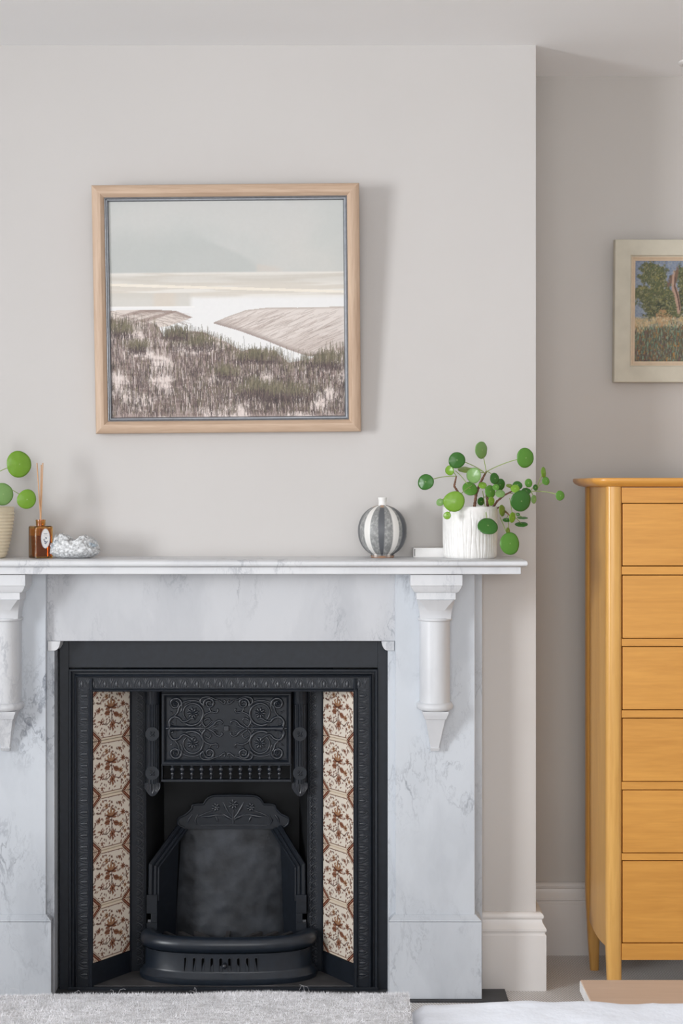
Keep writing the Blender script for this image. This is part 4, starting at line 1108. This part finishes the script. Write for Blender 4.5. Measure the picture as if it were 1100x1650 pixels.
# white book lying behind the pot
bkx0, bkx1 = X(667, -.08), X(720, -.08)
bk = thing('book', 'thin white closed book lying on the mantel behind the white plant pot', 'book', ((bkx0+bkx1)/2, -.02, ST), (0,0,0))
hb = 15.0/sc_at(-.08)
MB().box(bkx0, bkx1, -.071, -.004, ST, ST+.0025).build('cover', M['paper'], bk, bevel=.0006)
MB().box(bkx0, bkx1, -.071, -.004, ST+hb-.0025, ST+hb).build('cover', M['paper'], bk, bevel=.0006)
MB().box(bkx0+.003, bkx1-.003, -.068, -.007, ST+.0025, ST+hb-.0025).build('pages', M['paper'], bk)
MB().box(bkx0-.0015, bkx0+.001, -.071, -.004, ST, ST+hb).build('spine', M['paper'], bk, bevel=.0008)

# leaves
def leaf_mesh(name, mat, n=28, rings=6):
    vs = [(0, 0, .0)]; fs = []
    for k in range(1, rings+1):
        r_ = k/rings
        for i in range(n):
            a = 2*PI*i/n; rr_ = r_*(1+.035*math.sin(2*a+.6)+.02*math.sin(3*a+1.9))
            d = .13*(r_**2)+.02*math.sin(a*7)*r_**3-.05*math.exp(-(r_*5)**2)
            vs.append((rr_*math.cos(a), d, rr_*math.sin(a)))
    for i in range(n): fs.append((0, 1+i, 1+(i+1) % n))
    for k in range(rings-1):
        for i in range(n):
            a = 1+k*n+i; c = 1+k*n+(i+1) % n; fs.append((a, a+n, c+n, c))
    return vs, fs
LV, LF = leaf_mesh('leaf', None)
def leaf(parent, c, rad, yaw, pitch, mat, roll=0, curl=1.0):
    """a round leaf facing the viewer, turned by yaw and pitch; solid 0.5 mm thick"""
    b = MB(); Mx = Matrix.Rotation(yaw, 3, 'Z') @ Matrix.Rotation(pitch, 3, 'X') @ Matrix.Rotation(roll, 3, 'Y')
    b.add([(x*rad, d*rad*curl, z*rad) for x, d, z in LV], LF)
    me = bpy.data.meshes.new('leaf'); me.from_pydata(b.v, [], b.f); me.materials.append(mat); me.shade_smooth()
    o = bpy.data.objects.new('leaf', me); C.objects.link(o); o.parent = parent; o.location = Vector(c)-origin_of(parent)
    o.rotation_euler = Mx.to_euler(); m_ = o.modifiers.new('thickness', 'SOLIDIFY'); m_.thickness = .0006; m_.offset = 0
    return o
def bez(p0, p1, p2, n=10):
    p0, p1, p2 = map(Vector, (p0, p1, p2)); return [p0*(1-t_)**2+p1*2*t_*(1-t_)+p2*t_*t_ for t_ in [i/n for i in range(n+1)]]

# plant in the white pot
pyy = -.112; sp_ = sc_at(pyy); potx = X(757, pyy); PR = 44/sp_; PHt = 83/sp_
pl = thing('potted_plant', 'bushy round-leaved money plant in a white crackle-textured pot on the right of the mantel', 'potted plant', (potx, pyy, ST))
rnd = random.Random(4)
lines = []
for k in range(44):
    lines.append((2*PI*k/44+rnd.uniform(-.05, .05), rnd.uniform(.45, .95), rnd.uniform(-.4, .4), rnd.uniform(.0, .05)))
def potr(r_, a, z):
    t_ = z/PHt; d = 0
    if 0 < t_ < .985:
        for (la, top, drift, bot) in lines:
            la2 = la+drift*.09*math.sin(t_*6+la*3)
            dd = (a-la2+PI) % (2*PI)-PI
            if t_ < top and abs(dd) < .05: d -= .0022*max(0, 1-abs(dd)/.022)
        d += .0008*mnoise.noise(Vector((math.cos(a)*9, math.sin(a)*9, t_*7)))
    return r_+d
pp = [(PR*.90, 0), (PR*.955, .003), (PR*.97, .010)]+[(PR*(.975+.025*min(1, t_/.5)), PHt*t_) for t_ in [i/22 for i in range(3, 22)]]+[(PR*1.0, PHt-.001), (PR*.985, PHt), (PR*.93, PHt), (PR*.92, PHt-.006), (PR*.91, PHt-.03)]
MB().lathe(pp, (potx, pyy, ST), 300, cap=False, fn=lambda r_, a, z: potr(r_, a, z) if r_ > PR*.94 and z < PHt-.002 else r_).build('pot', M['white_ceramic'], pl, smooth=50)
MB().lathe([(.0001, PHt-.012), (PR*.5, PHt-.010), (PR*.92, PHt-.014)], (potx, pyy, ST), 32, cap=False).build('soil', M['soil'], pl, smooth=60)
MB().lathe([(.0001, .002), (PR*.93, .002)], (potx, pyy, ST), 32, cap=False).build('pot_base', M['white_ceramic'], pl)
def p2w(x, y, yy): return (X(560+x/3.056, yy), yy, Z(690+y/3.056, yy))
# woody stems
nodes = {}
def woody(pts, ys, rads):
    P = [Vector(p2w(x, y, yy)) for (x, y), yy in zip(pts, ys)]
    path = []
    for i in range(len(P)-1):
        for k in range(6): path.append(P[i].lerp(P[i+1], k/6))
    path.append(P[-1]); rr_ = [np.interp(i/(len(path)-1), np.linspace(0, 1, len(rads)), rads)*(1+.18*math.sin(i*2.4)) for i in range(len(path))]
    MB().tube(path, rr_, 9).build('stem', M['bark'], pl, smooth=60); return P
woody([(622, 395), (626, 370), (632, 325), (650, 275), (672, 232), (682, 214)], [-.11, -.112, -.115, -.115, -.112, -.11], [.0042, .004, .0036, .003, .0022])
woody([(548, 395), (540, 310), (524, 285), (530, 258), (535, 236)], [-.115, -.12, -.125, -.13, -.132], [.0034, .003, .003, .0024, .0018])
woody([(690, 395), (688, 360), (684, 325), (700, 300)], [-.10, -.10, -.10, -.10], [.0045, .004, .003, .002])
woody([(712, 395), (735, 360), (770, 330), (806, 312), (850, 312), (900, 312)], [-.10, -.105, -.11, -.115, -.12, -.12], [.0034, .0028, .0024, .002, .0013])
woody([(718, 400), (745, 390), (780, 415), (797, 430)], [-.10, -.13, -.16, -.17], [.0028, .0024, .002, .0014])
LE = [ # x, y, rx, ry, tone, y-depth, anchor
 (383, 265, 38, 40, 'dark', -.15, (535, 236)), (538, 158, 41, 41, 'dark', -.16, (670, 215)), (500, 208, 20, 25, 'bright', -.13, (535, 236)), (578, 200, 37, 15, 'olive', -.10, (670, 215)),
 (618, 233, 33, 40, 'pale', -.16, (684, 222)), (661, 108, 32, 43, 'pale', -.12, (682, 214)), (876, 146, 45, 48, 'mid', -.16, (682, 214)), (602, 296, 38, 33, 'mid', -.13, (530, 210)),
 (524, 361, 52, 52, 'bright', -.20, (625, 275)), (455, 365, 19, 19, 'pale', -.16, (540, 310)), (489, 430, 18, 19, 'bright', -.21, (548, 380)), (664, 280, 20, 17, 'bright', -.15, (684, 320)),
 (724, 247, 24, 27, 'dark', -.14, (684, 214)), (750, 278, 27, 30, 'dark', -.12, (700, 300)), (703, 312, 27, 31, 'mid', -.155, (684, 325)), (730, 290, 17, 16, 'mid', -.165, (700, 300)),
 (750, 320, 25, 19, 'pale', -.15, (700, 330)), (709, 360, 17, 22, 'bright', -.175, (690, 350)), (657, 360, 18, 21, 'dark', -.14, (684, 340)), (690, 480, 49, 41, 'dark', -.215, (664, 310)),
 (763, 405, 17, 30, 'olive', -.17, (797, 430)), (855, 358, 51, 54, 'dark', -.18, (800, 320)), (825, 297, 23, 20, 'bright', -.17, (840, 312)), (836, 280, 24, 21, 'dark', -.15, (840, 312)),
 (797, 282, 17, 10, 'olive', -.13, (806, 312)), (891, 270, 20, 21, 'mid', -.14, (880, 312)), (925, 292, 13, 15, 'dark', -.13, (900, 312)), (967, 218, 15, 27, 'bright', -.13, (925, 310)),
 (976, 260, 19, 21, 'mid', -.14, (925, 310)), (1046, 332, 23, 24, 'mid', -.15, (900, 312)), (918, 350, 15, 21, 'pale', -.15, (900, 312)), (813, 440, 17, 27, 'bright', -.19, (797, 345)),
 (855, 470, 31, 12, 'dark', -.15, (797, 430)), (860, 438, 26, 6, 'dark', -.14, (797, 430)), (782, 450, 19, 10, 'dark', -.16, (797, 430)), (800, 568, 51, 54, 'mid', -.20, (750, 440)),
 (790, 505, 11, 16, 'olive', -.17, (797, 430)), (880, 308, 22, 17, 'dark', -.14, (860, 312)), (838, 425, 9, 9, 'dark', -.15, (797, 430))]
for (x, y, rx, ry, tone, yy, an) in LE:
    c = p2w(x, y, yy); rad = max(rx, ry)/3.056/sc_at(yy)
    rt = min(rx, ry)/max(rx, ry); ang = math.acos(min(1, rt))
    if rx < ry: yaw, pit = ang*(1 if x > 650 else -1), rnd.uniform(-.1, .1)
    else: yaw, pit = rnd.uniform(-.12, .12), -ang
    leaf(pl, c, rad, yaw, pit, M['leaf_'+tone], rnd.uniform(0, 6))
    a = Vector(p2w(an[0], an[1], -.115)); cv = Vector(c)+Vector((0, .002, 0)); mid = a.lerp(cv, .55)+Vector((0, .012, .010))
    MB().tube(bez(a, mid, cv, 10), [.0011]*11, 6).build('leaf_stalk', M['petiole'], pl, smooth=60)

# plant in the cream pot at the left edge
cy_ = -.115; sc_ = sc_at(cy_); pcx = X(-28, cy_)
p3 = thing('potted_plant', 'money plant in a ribbed cream pot at the left edge of the mantel', 'potted plant', (pcx, cy_, ST))
hp = 81/sc_
pr = []
for i in range(97):
    t_ = i/96; r_ = (34+16*min(1, t_*1.25)**.55)/sc_+.0013*math.sin(t_*PI*2*15)*(1 if .06 < t_ < .93 else 0)
    pr.append((r_, hp*t_))
pr[0] = (pr[0][0]-.004, 0); pr += [(pr[-1][0]+.0012, hp+.0015), (pr[-1][0]-.001, hp+.003), (pr[-1][0]-.004, hp+.002), (pr[-1][0]-.005, hp-.03)]
MB().lathe(pr, (pcx, cy_, ST), 72, cap=False).build('pot', M['cream_pot'], p3, smooth=60)
MB().lathe([(.0001, hp-.012), (.075, hp-.014)], (pcx, cy_, ST), 32, cap=False).build('soil', M['soil'], p3)
MB().lathe([(.0001, .002), (.056, .002)], (pcx, cy_, ST), 32, cap=False).build('pot_base', M['cream_pot'], p3)
MB().tube([(pcx, cy_, ST+hp-.02), (pcx+.01, cy_-.005, ST+hp+.03), (pcx+.006, cy_, ST+hp+.09)], [.005, .004, .003], 9).build('stem', M['bark'], p3, smooth=60)
for (x, y, rx, ry, tone, yy, yaw) in ((190, 232, 119, 128, 'bright', -.15, .1), (265, 577, 89, 96, 'bright', -.17, .05), (30, 527, 92, 108, 'pale', -.185, -.1), (-330, 300, 110, 118, 'mid', -.14, -.3), (-210, 90, 100, 110, 'bright', -.1, .2), (-420, 520, 90, 95, 'mid', -.17, -.2), (-120, 640, 80, 70, 'dark', -.2, 0)):
    c = (X(x/6.111, yy), yy, Z(710+y/6.111, yy)); rad = max(rx, ry)/6.111/sc_at(yy)
    leaf(p3, c, rad, yaw+math.acos(min(1, rx/ry)) if rx < ry else yaw, 0, M['leaf_'+tone], rnd.uniform(0, 6))
    a = Vector((pcx+.008, cy_, ST+hp+.03+.05*rnd.random())); cv = Vector(c)+Vector((0, .002, 0))
    MB().tube(bez(a, a.lerp(cv, .5)+Vector((0, .01, .012)), cv, 10), [.0011]*11, 6).build('leaf_stalk', M['petiole'], p3, smooth=60)

# reed diffuser: square amber bottle set at an angle
dy = -.120; sd = sc_at(dy); dcx = X(65.5, dy); rot = R(32)
hbz = (898.5-846.5)/sd
df = thing('reed_diffuser', 'amber glass bottle with white oval label and three reeds beside the rock', 'diffuser', (dcx, dy, ST), (0, 0, rot))
wd = .0253
def sq(w_, z, r_=.004, n=4): return rrect(-w_, w_, -w_, w_, r_, z, n)
nr = 7.2/sd
circ = lambda r_, z, n=20: [(r_*math.cos(R(45)+0+2*PI*i/n+R(0)), r_*math.sin(R(45)+2*PI*i/n), z) for i in range(n)]
b = MB(); b.loft([sq(wd-.002, 0), sq(wd, .002), sq(wd, hbz-.0025), sq(wd-.0025, hbz), circ(nr*1.0, hbz+.0005), circ(nr, hbz+.002), circ(nr*1.12, hbz+.003), circ(nr*1.12, hbz+.005), circ(nr, hbz+.006), circ(nr*1.12, hbz+.0075), circ(nr*1.12, hbz+.0095), circ(nr, hbz+.0105), circ(nr*1.12, hbz+.012), circ(nr*1.12, hbz+.0165), circ(nr*.85, hbz+.017),
       circ(nr*.8, hbz-.001), sq(wd-.0045, hbz-.004, .003), sq(wd-.003, hbz-.006, .003), sq(wd-.003, .005, .003), sq(wd-.005, .004, .003)])
b.build('bottle', M['amber'], df, smooth=30, local=True)
b = MB(); b.loft([sq(wd-.0033, .0053, .003), sq(wd-.0033, hbz*.70, .003)]); b.build('scented_oil', M['liquid'], df, smooth=30, local=True)
# label stuck on the right-hand face
a0 = .0125; h0_ = .0265; LBX = .0035; LBZ = .0535
lab = [(LBX+a0*math.cos(2*PI*i/40), -wd-.0006, LBZ+h0_*math.sin(2*PI*i/40)) for i in range(40)]
b = MB(); b.loft([lab, [(x, y+.0005, z) for x, y, z in lab]]); lb = b.build('label', M['paper'], df, local=True, smooth=30)
M['ink'] = plain('grey_ink', (0,0,0), .7, .2, lin=(.10, .12, .18))
b = MB()
yq = -wd-.0007
def lr(pts, wdt): b.ribbon(pts, wdt, lambda u, v, d: (u+LBX, yq-d*.05, v+LBZ), .5)
b.ribbon([(LBX+(a0-.0012)*math.cos(2*PI*i/40), LBZ+(h0_-.0012)*math.sin(2*PI*i/40)) for i in range(41)], .00022, lambda u, v, d: (u, yq, v), .1)
for k, (z_, w_) in enumerate(((.0135, .0055), (.0115, .0045), (.0065, .007))):
    n_ = 6
    for i in range(n_): lr([(-w_+2*w_*(i+.15)/n_, z_), (-w_+2*w_*(i+.8)/n_, z_)], .00055 if k < 2 else .0003)
lr([(.000, .003), (.002, .001), (.0015, -.001)], .0017); lr([(-.006, -.001), (-.004, -.006), (-.001, -.009), (.004, -.010), (.007, -.006)], [.0004, .0009, .0016, .0012, .0003])
lr([(-.004, -.012), (.0, -.014), (.004, -.012)], [.0003, .0015, .0003]); lr([(-.005, -.004), (-.003, -.001), (-.001, -.005)], [.0003, .001, .0003])
b.build('label_print', M['ink'], lb, local=True)
def loc_of(px, py, yy):
    v = Vector((X(px, yy), yy, Z(py, yy)))-Vector((dcx, dy, ST)); return Matrix.Rotation(-rot, 3, 'Z') @ v
for (tx, ty, yt, bx_, by_) in ((59.5, 746, dy-.006, .006, .010), (69, 746, dy-.010, -.002, -.010), (66.5, 749, dy+.012, -.012, -.004)):
    t0 = loc_of(tx, ty, yt)
    # pass through the neck
    nk = Vector((t0.x*.04+bx_*.15, t0.y*.04+by_*.15, hbz+.017)); bot = nk+(nk-t0)*(.052/(t0.z-nk.z))
    MB().tube([bot, nk, t0], .0016, 8).build('reed', M['reed'], df, smooth=60, local=True)

# pale mineral rock
gy = -.115; gx = X(120, gy); sg = sc_at(gy)
gk = thing('crystal_rock', 'rough pale grey crystal geode chunk beside the amber diffuser', 'rock', (gx, gy, ST))
bm = bmesh.new(); bmesh.ops.create_icosphere(bm, subdivisions=6, radius=1)
prof_t = [(-41, .40), (-38, .58), (-30, .94), (-26, .86), (-20, .98), (-13, .90), (-8, .84), (-4, .72), (0, .70), (5, .76), (10, .86), (15, .90), (22, .84), (30, .80), (36, .70), (41, .52)]
for v in bm.verts:
    d = v.co.normalized(); x = d.x*41/sg; y = d.y*.048
    top_ = np.interp(d.x*41, [p[0] for p in prof_t], [p[1] for p in prof_t])
    f = mnoise.fractal(Vector((d.x*4, d.y*4, d.z*4)), 1, 2, 5); f2 = mnoise.noise(Vector((d.x*16, d.y*16, d.z*16)))
    if d.z > 0: z = .018+(40/sg*top_-.018)*min(1, d.z*1.5)-.012*max(0, .35-math.hypot(d.x+.05, d.y+.2))*3
    else: z = .018+.018*max(-1, d.z*1.15)
    k = 1+.05*f
    v.co = Vector((x*k+.0012*f2, y*k+.0012*f2, max(.0003, z*(1+.05*f)+.0022*f2)))
me = bpy.data.meshes.new('rock_body'); bm.to_mesh(me); bm.free(); me.materials.append(M['rock']); me.shade_smooth()
o = bpy.data.objects.new('rock_body', me); C.objects.link(o); o.parent = gk
b = MB(); rnd = random.Random(9)
for k in range(230):
    x = rnd.uniform(-38, 38); top_ = np.interp(x, [p[0] for p in prof_t], [p[1] for p in prof_t]); y = rnd.uniform(-.032, .02); z = (40/sg)*top_*(.90+.06*rnd.random())*(1-abs(y+.005)*7)-.002
    c = Vector((x/sg*.96, y, z)); d = Vector((rnd.uniform(-.7, .7), rnd.uniform(-.9, .2), rnd.uniform(.3, 1))).normalized(); L = rnd.uniform(.003, .006); r_ = rnd.uniform(.0012, .0026)
    a = d.orthogonal().normalized(); e = d.cross(a)
    ring_ = lambda q, rr_: [tuple(c+d*q+(a*math.cos(i*PI/3)+e*math.sin(i*PI/3))*rr_) for i in range(6)]
    b.loft([ring_(-L, r_), ring_(L*.5, r_), ring_(L, r_*.25)])
cr_ = b.build('crystal_points', M['crystal'], gk, smooth=20, local=True); cr_['kind'] = 'stuff'

# ------------------------------------------------------------------ bench, bed, bedding
by0, by1 = -1.76, -1.41
bx0_ = X(934.5, by1); bzt = .45
bn = thing('bench', 'pale oak bench slab end showing behind the white duvet', 'bench', (bx0_+.35, (by0+by1)/2, 0))
MB().box(bx0_, bx0_+.75, by0, by1, bzt-.022, bzt).build('bench_top', M['bench_oak'], bn, bevel=.002)
MB().box(bx0_-.0012, bx0_+.0006, by0+.002, by1-.002, bzt-.0205, bzt-.0015).build('lit_end_strip', M['lit_bench_end'], bn)  # thin pale sheet paints the lit look onto the bench end
for x in (bx0_+.1, bx0_+.65):
    for y in (by0+.04, by1-.04): MB().lathe([(.013, 0), (.02, bzt-.022)], (x, y, 0), 16).build('leg', M['bench_oak'], bn)
bX0, bX1, bYf, bYb = -1.05, .80, -2.03, -4.05
bed = thing('bed', 'bed under the white duvet in the foreground', 'bed', ((bX0+bX1)/2, (bYf+bYb)/2, 0))
MB().box(bX0+.03, bX1-.03, bYb, bYf-.03, .06, .32).build('bed_base', M['wool'], bed, bevel=.01)
MB().box(bX0+.03, bX1-.03, bYb, bYf-.03, .325, .545).build('mattress', M['cotton'], bed, bevel=.04, seg=4)
for x in (bX0+.12, bX1-.12):
    for y in (bYb+.12, bYf-.14): MB().lathe([(.02, 0), (.025, .062)], (x, y, 0), 14).build('leg', M['bench_oak'], bed)
def cover(name, x0, x1, yb_, th, zt_, hang, nx, ny, amp, parent=None, seed=0, edge=.035, mat=None, wav=1.0, dip=None):
    """cloth lying over the bed's foot: flat on top, rounded over the end, hanging down"""
    prof_ = []
    yf = bYf+.03
    L = (yf-.05)-yb_
    for j in range(ny+1):
        t_ = j/ny
        prof_.append(t_)
    b = MB(); rows = []; off = th
    path = []
    nf = int(ny*.7)
    for j in range(nf+1):
        q = j/nf; q = 1-(1-q)**1.6; path.append((yb_+(yf-edge-yb_)*q, zt_, 0, 1))
    for j in range(1, 11):
        a = PI/2*j/10; path.append((yf-edge+edge*math.sin(a), zt_-edge+edge*math.cos(a), math.sin(a), math.cos(a)))
    for j in range(1, 9): path.append((yf, zt_-edge-hang*j/8, 1, 0))
    for (y, z, ny_, nz_) in path:
        row = []
        for i in range(nx+1):
            x = x0+(x1-x0)*i/nx
            v = Vector((x*3.1*wav+seed, y*3.3*wav, z*3+seed)); d = amp*mnoise.fractal(v, 1, 2, 5)+amp*.8*mnoise.noise(Vector((x*1.3+seed, y*1.1, 5)))
            dd = dip(x) if dip else 0
            row.append((x, y+ny_*(off+d-dd), z+nz_*(off+d-dd)))
        rows.append(row)
    b.loft(rows, cap=False, closed=False)
    o = b.build(name, mat, parent, smooth=180)
    m_ = o.modifiers.new('thickness', 'SOLIDIFY'); m_.thickness = th*.9; m_.offset = -1
    return o, rows
du, _ = cover('duvet', bX0-.01, bX1+.01, bYb+.3, .030, .576, .33, 150, 70, .008, None, 2.0, .05, M['cotton'], 1.6, dip=lambda x: .030*min(1, max(0, (X(657, -2.0)+.02-x)/.05)))
tag(du, 'white cotton duvet rumpled over the end of the bed', 'duvet')
tx1 = X(657, -2.0)
th_, trows = cover('throw_blanket', bX0-.03, tx1, -2.75, .022, .596, .30, 150, 50, .006, None, 7.0, .05, M['wool'], 1.5)
tag(th_, 'fluffy pale grey wool throw across the bed beside the bare white duvet', 'blanket')
# pile of the throw: short fibres over the part near the fold
rnd = random.Random(21); rng = np.random.default_rng(21)
P = np.array(trows); nj, ni, _ = P.shape
NF = 90000
fv = np.zeros((NF*3, 3), np.float32)
jj = (nj-1-18)-np.abs(rng.normal(0, 9, NF)); jj = np.clip(rng.uniform(14, nj-9, NF), 0, nj-2); ii = rng.uniform(0, ni-1.01, NF)
j0 = jj.astype(int); i0 = ii.astype(int); fj = (jj-j0)[:, None]; fi = (ii-i0)[:, None]
p = P[j0, i0]*(1-fj)*(1-fi)+P[j0+1, i0]*fj*(1-fi)+P[j0, i0+1]*(1-fj)*fi+P[j0+1, i0+1]*fj*fi
du_ = P[j0, i0+1]-P[j0, i0]; dv_ = P[j0+1, i0]-P[j0, i0]; nn = np.cross(dv_, du_); nn /= np.linalg.norm(nn, axis=1)[:, None]+1e-9
nn *= np.sign((nn*np.array([0, .5, 1])).sum(1))[:, None]
dirv = nn+rng.normal(0, .75, (NF, 3)); dirv /= np.linalg.norm(dirv, axis=1)[:, None]
side = np.cross(dirv, rng.normal(0, 1, (NF, 3))); side /= np.linalg.norm(side, axis=1)[:, None]
L = rng.uniform(.002, .0055, NF)[:, None]
fv[0::3] = p-side*.0004; fv[1::3] = p+side*.0004; fv[2::3] = p+dirv*L
me = bpy.data.meshes.new('wool_pile'); me.vertices.add(NF*3); me.vertices.foreach_set('co', fv.ravel())
me.loops.add(NF*3); me.loops.foreach_set('vertex_index', np.arange(NF*3, dtype=np.int32)); me.polygons.add(NF)
me.polygons.foreach_set('loop_start', (np.arange(NF)*3).astype(np.int32)); me.polygons.foreach_set('loop_total', np.full(NF, 3, np.int32)); me.update(calc_edges=True)
me.materials.append(M['wool_fibre'])
o = bpy.data.objects.new('wool_pile', me); C.objects.link(o); o.parent = th_; o['kind'] = 'stuff'
# a few long stray hairs
b = MB()
for k in range(46):
    i = rnd.randrange(ni-1); j = rnd.randrange(nj-23, nj-15); q = Vector(P[j, i]); L_ = rnd.uniform(.006, .016); a = rnd.uniform(-1, 1)
    b.tube([q, q+Vector((a*.3*L_, .2*L_, .6*L_)), q+Vector((a*L_, .1*L_, .8*L_)), q+Vector((a*1.3*L_, 0, rnd.uniform(.3, 1.1)*L_))], .00014, 4)
o = b.build('stray_hairs', M['wool_fibre'], th_, smooth=60); o['kind'] = 'stuff'
